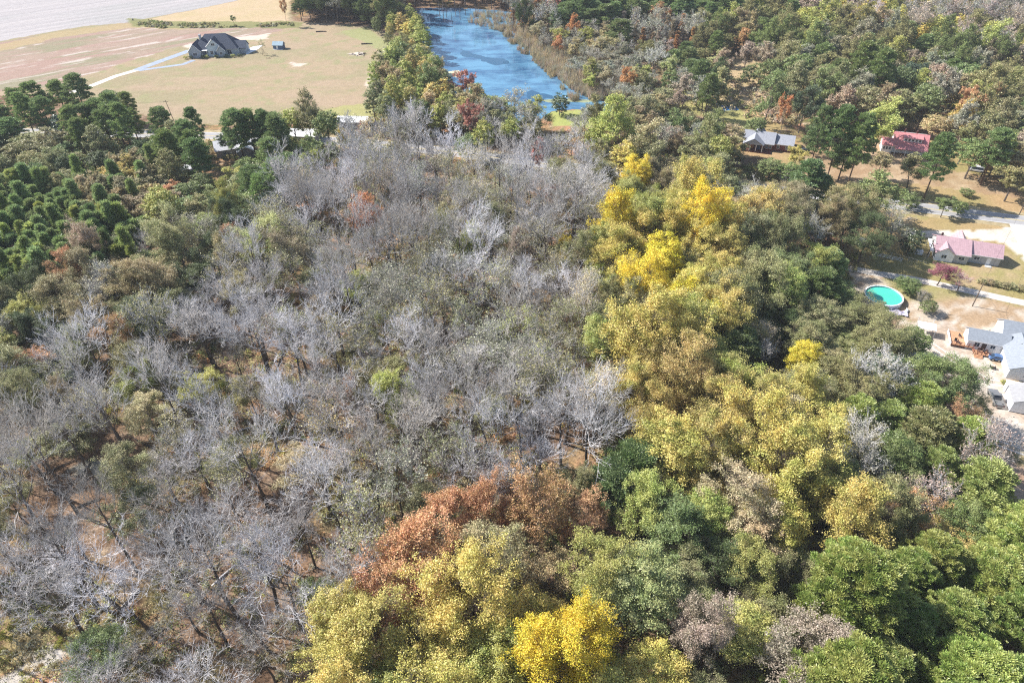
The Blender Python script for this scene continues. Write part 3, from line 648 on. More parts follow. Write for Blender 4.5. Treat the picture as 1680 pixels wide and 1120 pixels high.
# ------------------------------------------------------------------ single trees one can pick out in the photo
SOLO = [
 # pines and oaks round the right-hand houses
 ('pine', 1330, 282, 17, 4.6, 'pine', 'dense dark green tree standing between the grey and red roofed houses'),
 ('pine', 1388, 252, 12, 3.8, 'green', 'rounded green tree in the yard before the red roofed house'),
 ('pine', 1420, 208, 24, 4.2, 'pine', 'tall bare-stemmed pine just left of the red roofed house', .86),
 ('pine', 1352, 192, 24, 3.2, 'pine', 'tall thin pine behind the grey roofed house', .86),
 ('pine', 1385, 195, 25, 4.2, 'pine', 'tall pine with a forked trunk between the two houses', .86),
 ('pine', 1550, 238, 22, 3.8, 'pine', 'tall slanting pine at the right end of the red roof', .86),
 ('broad', 1600, 252, 14, 6, 'green', 'large spreading oak with dark limbs right of the red roofed house'),
 ('pine', 1640, 232, 19, 4.5, 'pine', 'pine over the sandy yard at the edge of the far lawn'),
 ('half', 1445, 272, 8, 3.6, 'brown', 'small thin-leaved tree on the lawn below the red roofed house'),
 ('half', 1497, 285, 10, 4.4, 'olive', 'thin-leaved tree with a forked trunk beside the highway'),
 ('half', 1662, 300, 10, 5.5, 'olive', 'wide olive tree beside the highway at the picture edge'),
 ('round', 1586, 316, 2.6, 1.9, 'green', 'low green bush on the lawn across the highway', .5),
 ('round', 1491, 329, 5, 2.9, 'green', 'small round tree on the near side of the highway'),
 ('half', 1550, 340, 5.5, 2.8, 'green', 'small flat-topped tree beside the highway'),
 ('round', 1576, 340, 4.5, 2.2, 'green', 'small green tree paired with a flat-topped one by the highway'),
 ('broad', 1438, 330, 13, 6, 'green', 'big green tree standing over the highway edge'),
 ('broad', 1395, 350, 15, 6, 'olive', 'broad olive tree before the highway, beside a big green one'),
 ('magnolia', 1496, 396, 8, 3.0, 'dk', 'dark glossy magnolia left of the pink metal roof'),
 ('thin', 1470, 372, 10, 4.5, 'greyg', 'pale twiggy tree behind the dark magnolia'),
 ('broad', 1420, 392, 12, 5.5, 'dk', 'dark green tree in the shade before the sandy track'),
 ('pine', 1362, 425, 13, 4.0, 'pine', 'vivid green pine at the corner of the pool track', .8),
 ('pine', 1350, 462, 15, 4.2, 'green', 'pine standing right of the yellow grove'),
 ('round', 1491, 468, 4.2, 2.9, 'green', 'dense green bush beside the round pool'),
 ('round', 1526, 500, 3.8, 1.9, 'green', 'small round green tree standing right of the pool', .72),
 ('thin', 1514, 490, 5.0, 1.6, 'brown', 'nearly bare small tree right of the pool', .72),
 ('half', 1545, 450, 5.5, 3.2, 'magenta', 'purple-red leafed tree below the pink metal roof'),
 ('thin', 1578, 462, 4.5, 2.6, 'magenta', 'bare reddish tree right of the purple-red one'),
 ('broad', 1415, 535, 11, 5.0, 'olive', 'olive tree in front of the round pool'),
 ('round', 1445, 514, 8, 2.8, 'green', 'green tree overlapping the near rim of the pool', .8),
 ('broad', 1448, 575, 12, 5.2, 'olive', 'brownish olive tree on the edge of the sandy yard'),
 ('round', 1497, 560, 8, 3.6, 'green', 'low green tree beside the white roofed shelter'),
 ('broad', 1378, 482, 9, 3.6, 'green', 'green tree left of the round pool'),
 ('broad', 1512, 628, 13, 5, 'green', 'bright green tree below the tree shadow on the sand'),
 ('broad', 1560, 640, 14, 5, 'green', 'green tree nearest the parked pickup truck'),
 ('pine', 1530, 700, 15, 5, 'olive', 'olive pine left of the pickup truck', .8),
 ('half', 1595, 690, 7, 3.4, 'olive', 'low feathery olive tree at the edge of the sand drive'),
 ('broad', 1345, 150, 15, 5.2, 'green', 'leafy green tree up the slope behind the tall thin pine'),
 ('broad', 1378, 140, 14, 5.0, 'olive', 'olive tree at the near edge of the tan meadow'),
 ('broad', 1300, 140, 14, 5.4, 'olive', 'olive tree above the copper orange one'),
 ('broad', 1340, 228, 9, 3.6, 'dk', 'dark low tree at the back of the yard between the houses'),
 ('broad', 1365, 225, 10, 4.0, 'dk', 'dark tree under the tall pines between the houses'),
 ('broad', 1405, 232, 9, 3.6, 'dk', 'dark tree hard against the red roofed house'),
 ('broad', 1240, 205, 10, 3.4, 'green', 'green tree behind the grey roofed house, nearest the creek'),
 ('pine', 1345, 300, 13, 4.4, 'green', 'dense green tree by the highway below the grey roofed house'),
 ('half', 1305, 262, 8, 3.2, 'gold', 'pale gold shrubby tree right of the low evergreens'),
 ('half', 1620, 262, 12, 5.0, 'brown', 'brown-leaved tree behind the white van'),
 ('half', 1585, 235, 12, 5.0, 'olive', 'olive tree behind the spreading oak'),
 ('half', 1665, 268, 12, 5.0, 'tan', 'tan tree over the leafy yard at the picture edge'),
 ('broad', 1535, 205, 11, 4.6, 'tan', 'tan tree behind the slanting pine'),
 ('broad', 1575, 200, 12, 4.8, 'gold', 'pale golden tree at the meadow end behind the red roofed house'),
 ('broad', 1480, 170, 10, 4.2, 'olive', 'olive tree at the foot of the dark evergreen mass'),
 # landmarks of the yellow groves
 ('broad', 1055, 480, 20, 5.4, 'brightyellow', 'bright yellow tree at the left edge of the yellow grove'),
 ('tall', 1085, 430, 21, 5.2, 'brightyellow', 'tall bright yellow tree in the yellow grove, highest on its left side'),
 ('broad', 1135, 475, 19, 5.4, 'yellow', 'yellow tree in the middle of the upper yellow grove'),
 ('broad', 1120, 545, 18, 5.0, 'ygreen', 'yellow-green tree at the foot of the upper yellow grove'),
 ('tall', 1195, 420, 21, 5.0, 'gold', 'golden tree right of the bright yellow ones'),
 ('broad', 1060, 365, 18, 4.8, 'ygreen', 'yellow-green tree above the upper yellow grove'),
 ('tall', 1025, 262, 18, 4.6, 'yellow', 'yellow tree at the right edge of the bare grey wood'),
 ('tall', 1045, 288, 19, 4.2, 'brightyellow', 'vivid yellow tree below the olive one near the pond'),
 ('broad', 1010, 210, 18, 6.0, 'ygreen', 'wide yellow-green tree just below the pond inlet'),
 ('broad', 1055, 250, 18, 5.5, 'tan', 'brownish gold tree beside the vivid yellow one'),
 ('tall', 1318, 590, 15, 3.2, 'brightyellow', 'small bright yellow crown under the shaded hollow'),
 ('broad', 1115, 625, 20, 5.6, 'gold', 'large golden tree in the lower yellow grove, uppermost of it'),
 ('broad', 1075, 700, 17, 4.6, 'gold', 'golden tree left in the lower yellow grove'),
 ('broad', 1170, 690, 17, 5.0, 'gold', 'golden tree in the middle of the lower yellow grove'),
 ('broad', 1310, 660, 17, 5.0, 'yellow', 'yellow tree beside the dark hollow'),
 ('broad', 1345, 745, 16, 4.6, 'yellow', 'yellow tree at the right of the lower yellow grove'),
 ('broad', 1275, 715, 15, 4.6, 'tan', 'tan and orange tree among the golden ones'),
 ('pine', 1045, 760, 17, 5.2, 'pine', 'dark green pine left of the lower yellow grove', .8),
 ('pine', 1012, 785, 15, 4.6, 'pine', 'lower of two dark pines by the yellow grove', .8),
 ('broad', 905, 1090, 18, 4.8, 'brightyellow', 'bright golden tree at the bottom edge of the photo'),
 ('broad', 960, 1060, 18, 4.6, 'brightyellow', 'brilliant yellow tree near the bottom edge of the photo'),
 ('broad', 1055, 960, 18, 6.2, 'pale', 'large pale yellow-green tree near the bottom'),
 ('broad', 975, 955, 16, 5.0, 'ygreen', 'pale yellow-green tree left of the larger pale one'),
 ('half', 735, 880, 16, 5.2, 'rust', 'russet tree at the top of the orange-brown group'),
 ('half', 880, 855, 17, 5.2, 'rust', 'russet tree at the right of the orange-brown group'),
 ('half', 680, 930, 17, 6.0, 'rust', 'widest russet tree of the orange-brown group'),
 ('half', 800, 930, 16, 5.0, 'tan', 'tan leafed tree in the orange-brown group'),
 ('half', 1320, 1080, 16, 5.6, 'pink', 'pinkish tan tree at the bottom edge beside the green pines'),
 ('half', 1150, 1060, 15, 4.0, 'pink', 'narrow greyish pink tree near the bottom edge'),
 # in the bare wood
 ('half', 612, 368, 16, 5.0, 'orange', 'vivid orange tree in the middle of the bare wood'),
 ('broad', 772, 412, 14, 4.3, 'ygreen', 'rounded yellow-green tree in the bare wood'),
 ('broad', 732, 382, 14, 4.0, 'olive', 'round olive tree up from the yellow-green one'),
 ('half', 440, 408, 17, 6.0, 'pale', 'pale yellow-green tree in the left of the bare wood'),
 ('half', 480, 435, 17, 5.5, 'brown', 'brown leafed tree with a dark trunk in the bare wood'),
 ('half', 385, 435, 15, 3.6, 'tan', 'slim tree with tan leaves beside the pale one'),
 ('half', 585, 488, 14, 3.6, 'ygreen', 'tree with a small yellow top in the bare wood'),
 ('half', 648, 662, 15, 4.2, 'ygreen', 'yellow topped tree low in the bare wood'),
 ('half', 850, 420, 13, 3.2, 'pink', 'salmon pink tree in the upper bare wood'),
 ('half', 905, 385, 12, 2.6, 'pink', 'small coral tree near the yellow grove'),
 ('half', 770, 205, 15, 3.6, 'red', 'coral red tree standing above the road gap'),
 ('half', 885, 262, 13, 2.8, 'red', 'small red tree just right of the road gap'),
 ('half', 596, 225, 10, 1.6, 'red', 'tiny red crown in the upper bare wood'),
 ('tall', 562, 225, 14, 2.0, 'brightyellow', 'narrow yellow tree beside the hidden driveway'),
 ('broad', 930, 420, 11, 1.8, 'brightyellow', 'small yellow crown beside the upper yellow grove'),
 ('half', 580, 640, 10, 2.2, 'orange', 'small orange tree low in the bare wood'),
 ('broad', 158, 1085, 8, 4.0, 'green', 'bright green tree beside the sandy track'),
 ('round', 520, 975, 6, 2.8, 'green', 'lone green bush in the bare wood'),
 ('round', 1395, 880, 4, 2.6, 'orange', 'small orange-red tree in a gap of the dark trees'),
 ('bare', 1255, 590, 12, 2.4, 'bare', None),
 # left
 ('broad', 268, 335, 19, 5.0, 'ygreen', 'big yellow-green tree beside the young pines'),
 ('broad', 290, 400, 19, 5.4, 'pale', 'big pale green tree below the yellow-green one'),
 ('broad', 372, 340, 15, 3.6, 'ygreen', 'light green tree beside the hidden house'),
 ('broad', 340, 375, 14, 3.6, 'pale', 'pale tree between two larger light trees'),
 ('half', 145, 412, 16, 4.6, 'pink', 'brownish pink tree at the corner of the young pines'),
 ('half', 115, 455, 15, 4.5, 'rust', 'rusty orange tree left of the brownish pink one'),
 ('magnolia', 108, 212, 13, 5.4, 'bluegreen', 'very dark glossy magnolia below the row of pines'),
 ('broad', 50, 232, 11, 6.0, 'olive', 'wide olive oak at the left edge'),
 ('broad', 80, 240, 11, 5.5, 'olive', 'wide olive oak beside the dark magnolia'),
 ('pine', 262, 192, 17, 4.2, 'pine', 'round topped pine standing alone above the highway'),
 ('pine', 315, 195, 19, 2.8, 'pine', 'slim pine above the hidden house'),
 ('pine', 312, 232, 18, 3.6, 'green', 'pine left of the hidden white roof'),
 ('pine', 270, 232, 18, 4.6, 'green', 'broad dark pine at the corner of the hidden yard'),
 ('pine', 384, 200, 20, 4.4, 'pine', 'tall broad pine over the hidden house'),
 ('pine', 405, 200, 19, 4.2, 'pine', 'tall pine right of the hidden white roof'),
 ('pine', 452, 210, 20, 3.8, 'pine', 'tall pine with a dark curved trunk'),
 ('pine', 430, 200, 19, 3.8, 'pine', 'flat topped pine over the hidden yard'),
 ('broad', 480, 200, 16, 5, 'ygreen', 'yellow-green tree at the field edge'),
 ('broad', 535, 205, 18, 5, 'green', 'dark trunked green tree beside the hidden driveway'),
 ('broad', 505, 200, 17, 4.8, 'olive', 'olive tree between two taller ones at the field edge'),
 # field edge and pond
 ('tall', 672, 48, 14, 4.6, 'yellow', 'yellow tree at the tip of the wooded spit by the pond'),
 ('tall', 640, 48, 13, 2.4, 'gold', 'slim golden tree at the far end of the field'),
 ('round', 618, 40, 10, 2.6, 'green', 'small dark trunked tree at the far end of the field'),
 ('round', 636, 64, 8, 2.4, 'olive', 'small leaning olive tree at the field edge'),
 ('tall', 697, 88, 14, 3.6, 'gold', 'golden tree beside the blue water'),
 ('broad', 692, 108, 14, 5.0, 'ygreen', 'yellow tree above the wooded spit'),
 ('broad', 885, 188, 11, 4.4, 'ygreen', 'olive gold tree at the foot of the pond'),
 ('magnolia', 918, 170, 9, 3.6, 'dk', 'dark tree at the water edge with lawn behind'),
 ('half', 1030, 138, 12, 3.4, 'orange', 'blazing orange tree on the far shore of the pond'),
 ('half', 942, 50, 12, 3.4, 'orange', 'orange tree on the far shore among grey stems'),
 ('pine', 1018, 45, 17, 6.0, 'green', 'large rounded green tree in the far woods'),
 ('half', 1286, 190, 14, 2.6, 'orange', 'copper orange tree behind the grey roofed house'),
 ('broad', 1262, 162, 17, 5.2, 'green', 'big green tree left of the copper orange one'),
 ('broad', 1320, 178, 15, 4.8, 'bluegreen', 'blue-green tree right of the copper orange one'),
 ('broad', 1200, 222, 13, 5.0, 'tan', 'tan rounded tree left of the grey roofed house'),
 ('evergreen', 1265, 275, 7, 4.2, 'green', 'low dark evergreen before the grey roofed house'),
 ('evergreen', 1295, 282, 7, 4.0, 'green', 'second low evergreen before the grey roofed house'),
 ('round', 1232, 120, 9, 3.4, 'green', 'round green tree alone in a far clearing'),
 ('broad', 1178, 122, 11, 4, 'dk', 'dark tree at the edge of a far clearing'),
 ('round', 1098, 135, 11, 3.4, 'green', 'green tree with a dark stem near the creek'),
 ('pine', 1420, 92, 24, 5.5, 'green', 'tall leaning pine at the edge of the far woods', .8),
 ('pine', 1450, 105, 24, 5.0, 'green', 'second tall leaning pine at the edge of the far woods', .8),
 ('evergreen', 1500, 128, 14, 6.5, 'bluegreen', 'large dark evergreen with a deep shadow in the far woods'),
 ('evergreen', 1618, 140, 12, 7.0, 'bluegreen', 'dark blue-green evergreen mass near the far meadow'),
 ('thin', 428, 78, 6, 1.6, 'pale', 'small sapling in the field beside the large house'),
 ('half', 383, 34, 5, 1.6, 'green', 'small lone tree in the hedge line of the far field'),
 ('half', 466, 18, 13, 2.0, 'rust', 'slim rusty tree at the corner of the far grove'),
]
for s in SOLO:
    kind, px_, py_, h_, r_, c_, lb = s[:7]
    cf = s[7] if len(s) > 7 else {'pine': .8, 'bigpine': .76, 'round': .55, 'evergreen': .55, 'magnolia': .55}.get(kind, .64)
    if kind == 'bare': at('bare', px_, py_, h_, r_, 'greyg', .5, 'white twigged dead tree in the shaded hollow'); continue
    at(kind, px_, py_, h_, r_, c_, .35 if c_ in ('brightyellow', 'orange', 'red') else .6, lb, cf=cf)

SPF = .84
# ------------------------------------------------------------------ woods: mixes filled tree by tree where each wood stands
NOTREE = [wpoly(p) for p in (
    [(-900, 400), (-100, 150), (0, 152), (220, 195), (560, 192), (606, 196), (640, 140), (668, 85), (640, 60), (600, 42), (480, 36), (480, -60), (-900, -200)],
    [(1390, 312), (1480, 262), (1690, 318), (2100, 390), (2100, 560), (1690, 790), (1600, 745), (1565, 690), (1500, 610), (1510, 560), (1440, 520), (1390, 450), (1500, 425), (1490, 370), (1380, 350)],
    [(1215, 262), (1225, 225), (1310, 225), (1320, 262), (1290, 300)], [(1440, 262), (1440, 215), (1545, 215), (1560, 270)],
    [(330, 300), (330, 262), (400, 262), (400, 300)],
    [(1155, 182), (1215, 182), (1240, 205), (1210, 215)], [(1190, 85), (1262, 112), (1240, 122), (1180, 120)], [(1440, 205), (1365, 150), (1380, 130), (1440, 170), (1560, 205), (1560, 215)])]
NOTREE_POND = wpoly(POND)
roadP = np.array([gp(x, y)[:2] for x, y in ROADPX])
def on_road(x, y, r=6.0):
    for i in range(len(roadP) - 1):
        a_, b_ = roadP[i], roadP[i + 1]; d = b_ - a_; t = max(0, min(1, np.dot(np.array([x, y]) - a_, d) / np.dot(d, d)))
        if np.hypot(*(np.array([x, y]) - a_ - t * d)) < r: return True
    return False
BAREMIX = [(9, 'bare', 'tan', .5, 1.12), (2, 'bare', 'tan', .5, .75), (1.8, 'thin', 'greyg', .6, .95), (1.5, 'thin', 'olive', .6, .9), (.7, 'half', 'olive', .6, .7), (.6, 'thin', 'tan', .5, .9), (.35, 'half', 'tan', .5, .6), (.18, 'half', 'rust', .4, .6), (.25, 'half', 'olive', .6, .7), (.1, 'half', 'red', .4, .5)]
ZONES = [
 ('in the far wood', [(1050, -60), (1800, -80), (1800, 330), (1550, 225), (1440, 200), (1370, 160), (1300, 120), (1180, 70), (1000, 60), (980, -40)], 8.2,
   [(5, 'broad', 'olive', .7, .85), (1.6, 'broad', 'brown', .6, .8), (1.6, 'pine', 'green', .5, .75), (1.8, 'broad', 'ygreen', .7, .85), (1.2, 'half', 'greyg', .5, .8), (.6, 'half', 'pink', .4, .8), (2.2, 'broad', 'green', .6, .85), (.45, 'half', 'rust', .4, .8), (.7, 'evergreen', 'dk', .5, .9), (.4, 'half', 'tan', .5, .8)]),
 ('in the far yellow woods', [(1330, -30), (1560, -30), (1800, 20), (1800, 70), (1600, 75), (1520, 70), (1440, 30), (1340, 40)], 8.0,
   [(3, 'tall', 'yellow', .6, .8), (2, 'broad', 'ygreen', .6, .8), (2, 'thin', 'pink', .4, .9), (1, 'broad', 'olive', .6, .8), (1, 'thin', 'greyg', .4, .9)]),
 ('in the far corner woods', [(1540, -60), (1800, -60), (1800, 140), (1700, 110), (1600, 30)], 8.0, [(4, 'thin', 'pink', .4, .9), (3, 'thin', 'greyg', .4, .9), (1, 'tall', 'yellow', .6, .8), (1, 'broad', 'olive', .6, .8)]),
 ('in the far pine wood', [(860, -60), (1240, -60), (1220, 20), (1160, 25), (1100, 18), (1000, 30), (930, 26), (900, 20)], 6.5, [(6, 'pine', 'pine', .5, .85), (1, 'pine', 'green', .5, .85)]),
 ('at the far wood edge', [(1000, 28), (1150, 18), (1140, 62), (1060, 60), (1010, 40)], 6.0, [(4, 'cypress', 'pink', .4, .9), (2, 'thin', 'greyg', .4, .8), (1, 'cypress', 'rust', .4, .9)]),
 ('across the pond', [(640, -60), (900, -60), (910, 30), (860, 24), (740, 6), (650, 6)], 7.0, [(3, 'cypress', 'rust', .4, 1.3), (2, 'thin', 'greyg', .4, 1.1), (2, 'broad', 'dk', .5, .8), (1.3, 'half', 'red', .4, .8), (1, 'tall', 'yellow', .5, .7), (1.5, 'broad', 'brown', .5, .8)]),
 ('in the far field grove', [(478, -60), (640, -60), (630, 40), (600, 34), (560, 36), (530, 30), (488, 28)], 6.5, [(4, 'broad', 'dk', .5, .9), (2, 'broad', 'olive', .6, .9), (1, 'broad', 'green', .6, .9), (1, 'thin', 'greyg', .5, .8), (.7, 'half', 'tan', .5, .8)]),
 ('on the reedy pond shore', [(880, 28), (1000, 30), (1060, 60), (1100, 130), (1080, 160), (1010, 150), (960, 100), (890, 62)], 7.6,
   [(5, 'thin', 'greyg', .4, .5), (2, 'half', 'tan', .5, .5), (2, 'half', 'greyg', .5, .5), (1.0, 'broad', 'olive', .6, .5), (.12, 'half', 'orange', .4, .5), (.8, 'half', 'ygreen', .5, .5)]),
 ('near the creek', [(1060, 60), (1170, 60), (1200, 100), (1170, 150), (1090, 150), (1075, 110)], 9.0, [(2, 'thin', 'greyg', .5, .7), (2, 'broad', 'olive', .6, .65), (1, 'pine', 'green', .5, .7), (1, 'half', 'pale', .5, .6), (1, 'half', 'pink', .4, .6)]),
 ('between pond and grey roof', [(930, 190), (1000, 178), (1100, 172), (1200, 192), (1215, 240), (1210, 300), (1290, 300), (1370, 330), (1380, 380), (1200, 360), (1080, 350), (1010, 380), (985, 300), (960, 240)], 7.2,
   [(3, 'broad', 'olive', .7, .72), (2, 'broad', 'brown', .6, .7), (1.2, 'broad', 'ygreen', .6, .75), (1, 'broad', 'green', .5, .7), (1, 'half', 'tan', .5, .7), (.8, 'thin', 'greyg', .5, .7), (.6, 'evergreen', 'dk', .5, .75), (.4, 'half', 'pink', .4, .6)]),
 ('on the wooded pond spit', [(610, 140), (625, 95), (660, 85), (690, 92), (740, 118), (770, 125), (850, 128), (880, 165), (870, 215), (800, 225), (700, 195), (610, 190)], 6.6,
   [(3.4, 'tall', 'ygreen', .8, .84), (2.8, 'tall', 'olive', .7, .80), (1.6, 'tall', 'gold', .7, .80), (.8, 'half', 'tan', .5, .8), (1.0, 'thin', 'greyg', .5, .85), (.25, 'half', 'red', .4, .7), (1, 'broad', 'green', .6, .8)]),
 ('in the pondside thicket', [(800, 140), (860, 145), (885, 180), (870, 225), (800, 220), (785, 180)], 6.6, [(2, 'thin', 'greyg', .4, .8), (.8, 'bare', 'tan', .4, .8), (2, 'broad', 'olive', .6, .66), (1, 'broad', 'ygreen', .6, .66)]),
 ('in the upper bare wood', [(560, 225), (600, 205), (680, 215), (760, 268), (850, 275), (880, 230), (930, 215), (990, 290), (1010, 400), (960, 420), (960, 470), (700, 470), (500, 450), (430, 400), (460, 300)], 6.9, BAREMIX),
 ('around the hidden house', [(230, 215), (560, 195), (560, 240), (480, 290), (430, 330), (300, 330), (240, 290)], 9.0, [(1.6, 'pine', 'pine', .5, .85), (2, 'broad', 'green', .6, .6), (1.4, 'broad', 'olive', .6, .6), (1, 'broad', 'ygreen', .6, .6)]),
 ('in the highway pine row', [(-120, 160), (-60, 150), (60, 152), (200, 150), (222, 190), (200, 212), (60, 212), (-120, 215)], 8.6, [(8, 'pine', 'pine', .5, .76), (2, 'pine', 'green', .5, .7)]),
 ('below the highway pine row', [(-160, 214), (225, 216), (230, 235), (110, 275), (-160, 330)], 9, [(3, 'broad', 'olive', .6, .6), (2, 'broad', 'dk', .5, .6), (1, 'broad', 'green', .5, .6)]),
 ('in the pine plantation', [(-160, 285), (90, 268), (180, 250), (250, 262), (252, 330), (232, 395), (180, 430), (110, 440), (-160, 480)], 2.75, [(9, 'young', 'ypine', .5, 1.0), (2.5, 'young', 'bpine', .5, .95), (2, 'young', 'pine', .4, .9), (1.5, 'broad', 'green', .6, .45), (1, 'broad', 'olive', .6, .45), (.7, 'half', 'tan', .5, .38), (.4, 'half', 'rust', .4, .36), (.4, 'half', 'olive', .4, .4)]),
 ('above the young pines', [(125, 262), (180, 238), (262, 238), (275, 300), (245, 345), (150, 330), (110, 290)], 4.6, [(3, 'half', 'tan', .5, .5), (.8, 'half', 'rust', .4, .42), (2, 'half', 'gold', .4, .42), (3, 'young', 'ypine', .4, 1), (2, 'half', 'brown', .5, .5), (1, 'broad', 'green', .5, .42)]),
 ('in the dark mixed wood', [(-160, 470), (110, 440), (230, 400), (300, 380), (400, 330), (420, 400), (300, 470), (260, 520), (180, 570), (0, 640), (-160, 660)], 7.0,
   [(3, 'broad', 'dk', .6, .72), (2, 'evergreen', 'bluegreen', .5, .8), (2, 'broad', 'olive', .7, .72), (1.2, 'half', 'brown', .5, .8), (1.5, 'thin', 'greyg', .5, .85), (.5, 'half', 'rust', .4, .7), (.7, 'half', 'ygreen', .5, .75), (1.4, 'bare', 'tan', .5, .85)]),
 ('in the western bare wood', [(-160, 640), (0, 620), (180, 560), (280, 500), (330, 440), (430, 400), (520, 440), (520, 760), (300, 800), (-160, 900)], 7.2, [(8, 'bare', 'tan', .5, 1.1), (4, 'bare', 'tan', .5, .7), (1.6, 'half', 'olive', .6, .6), (.7, 'half', 'ygreen', .6, .55), (.6, 'half', 'tan', .5, .6), (1.6, 'thin', 'olive', .6, .9), (.9, 'half', 'olive', .6, .7), (.4, 'half', 'ygreen', .5, .6), (.3, 'half', 'brown', .5, .7), (.4, 'broad', 'olive', .6, .42)]),
 ('in the central bare wood', [(520, 440), (700, 460), (960, 460), (985, 600), (1035, 625), (1015, 700), (975, 800), (900, 820), (700, 850), (620, 890), (560, 900), (520, 760)], 6.9, BAREMIX),
 ('in the greenish bare wood', [(600, 440), (900, 440), (975, 560), (940, 640), (760, 600), (620, 540)], 6.6, [(4.5, 'bare', 'tan', .5, .95), (3, 'thin', 'greyg', .6, .9), (2, 'thin', 'olive', .6, .85), (.8, 'thin', 'ygreen', .5, .8), (.5, 'broad', 'olive', .7, .4), (.3, 'half', 'pink', .4, .5)]),
 ('in the lower bare wood', [(-160, 880), (300, 800), (520, 760), (560, 900), (600, 950), (540, 1010), (480, 1060), (420, 1300), (-160, 1400)], 6.8, [(7, 'bare', 'tan', .5, 1.12), (5, 'bare', 'tan', .5, .7), (.6, 'half', 'olive', .6, .4), (.5, 'half', 'rust', .5, .35), (.8, 'thin', 'greyg', .6, .9), (.8, 'thin', 'olive', .6, .7), (.3, 'half', 'tan', .5, .5), (.25, 'broad', 'green', .6, .3)]),
 ('in the russet belt', [(620, 885), (700, 850), (900, 815), (990, 840), (985, 960), (880, 985), (620, 985), (600, 950)], 6.8, [(4, 'half', 'rust', .4, .85), (3, 'half', 'tan', .5, .85), (1, 'half', 'gold', .4, .75), (1, 'thin', 'rust', .4, .85)]),
 ('in the bottom yellow wood', [(560, 985), (880, 985), (930, 930), (1130, 900), (1150, 1000), (1130, 1400), (420, 1400), (480, 1060)], 6.6, [(6, 'broad', 'yellow', .6, .88), (2, 'broad', 'ygreen', .7, .85), (2.4, 'half', 'yellow', .5, .9), (.8, 'broad', 'olive', .6, .7), (.8, 'half', 'tan', .5, .8), (.2, 'half', 'pink', .5, .8)]),
 ('in the upper yellow grove', [(965, 400), (1030, 370), (1110, 345), (1260, 350), (1350, 400), (1310, 480), (1190, 560), (1060, 590), (1030, 560), (975, 560)], 7.0, [(8, 'broad', 'yellow', .75, 1.1), (1.4, 'broad', 'gold', .6, 1.1), (.8, 'broad', 'brightyellow', .5, 1.1), (2.4, 'broad', 'ygreen', .8, 1.0), (.8, 'broad', 'olive', .8, .9)]),
 ('under the upper yellow grove', [(965, 400), (1010, 400), (1020, 560), (1010, 600), (980, 560)], 6.2, [(2, 'tall', 'olive', .8, .9), (2, 'tall', 'ygreen', .8, .9)]),
 ('between yellow grove and pool', [(1190, 400), (1260, 360), (1340, 375), (1400, 410), (1420, 470), (1390, 540), (1300, 560), (1200, 560), (1180, 500)], 6.6, [(3, 'broad', 'olive', .7, .95), (2, 'broad', 'ygreen', .7, .9), (2, 'broad', 'green', .6, .85), (1, 'pine', 'green', .5, .75), (.8, 'broad', 'gold', .6, .9)]),
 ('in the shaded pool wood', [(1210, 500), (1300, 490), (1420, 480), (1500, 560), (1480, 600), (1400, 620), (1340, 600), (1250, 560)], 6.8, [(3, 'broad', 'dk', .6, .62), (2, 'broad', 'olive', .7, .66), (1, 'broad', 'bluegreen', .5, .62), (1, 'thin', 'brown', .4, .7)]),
 ('in the lower yellow grove', [(1020, 650), (1060, 600), (1150, 590), (1230, 640), (1330, 610), (1400, 680), (1420, 780), (1400, 880), (1300, 900), (1130, 900), (1060, 850), (1080, 740), (1010, 720)], 6.8, [(2, 'broad', 'gold', .8, .98), (6, 'broad', 'yellow', .75, .98), (2.4, 'broad', 'ygreen', .8, .9), (1.0, 'broad', 'green', .6, .7), (1.3, 'half', 'tan', .5, .8), (1, 'broad', 'olive', .7, .8), (.5, 'broad', 'green', .5, .6)]),
 ('beside the sandy yard', [(1400, 620), (1470, 595), (1560, 600), (1590, 660), (1600, 720), (1640, 800), (1640, 880), (1440, 900), (1390, 800), (1380, 700)], 6.8, [(3, 'broad', 'green', .7, .78), (3, 'broad', 'olive', .7, .78), (1.2, 'pine', 'bpine', .6, .66), (1.2, 'thin', 'pink', .4, .8), (1, 'thin', 'greyg', .5, .8), (.8, 'half', 'rust', .4, .7)]),
 ('in the bottom mixed wood', [(1080, 880), (1400, 880), (1480, 880), (1680, 850), (1850, 850), (1850, 900), (1520, 930), (1300, 960), (1220, 1060), (1160, 1400), (1090, 1400), (1130, 1000)], 6.6, [(3, 'broad', 'olive', .8, .6), (2.4, 'broad', 'dk', .6, .6), (1, 'broad', 'ygreen', .7, .66), (1.3, 'half', 'brown', .5, .7), (.8, 'half', 'gold', .4, .6), (.5, 'thin', 'pink', .4, .8)]),
 ('in the corner pine stand', [(1330, 1010), (1385, 950), (1450, 925), (1560, 900), (1700, 870), (2050, 870), (2050, 1500), (1330, 1500), (1350, 1100)], 7.6, [(1, 'bigpine', 'bpine', .9, 1)]),
 ('at the tip of the pond spit', [(640, 15), (690, 15), (702, 95), (660, 95), (650, 50)], 6.0, [(3, 'tall', 'ygreen', .8, .7), (2, 'tall', 'gold', .7, .7), (2, 'broad', 'olive', .7, .6)]),
]
ZW = []
for nm, px_, sp, mix in ZONES:
    p_ = np.array(px_, float); ZW.append((p_, (p_[:, 0].min(), p_[:, 1].min(), p_[:, 0].max(), p_[:, 1].max())))
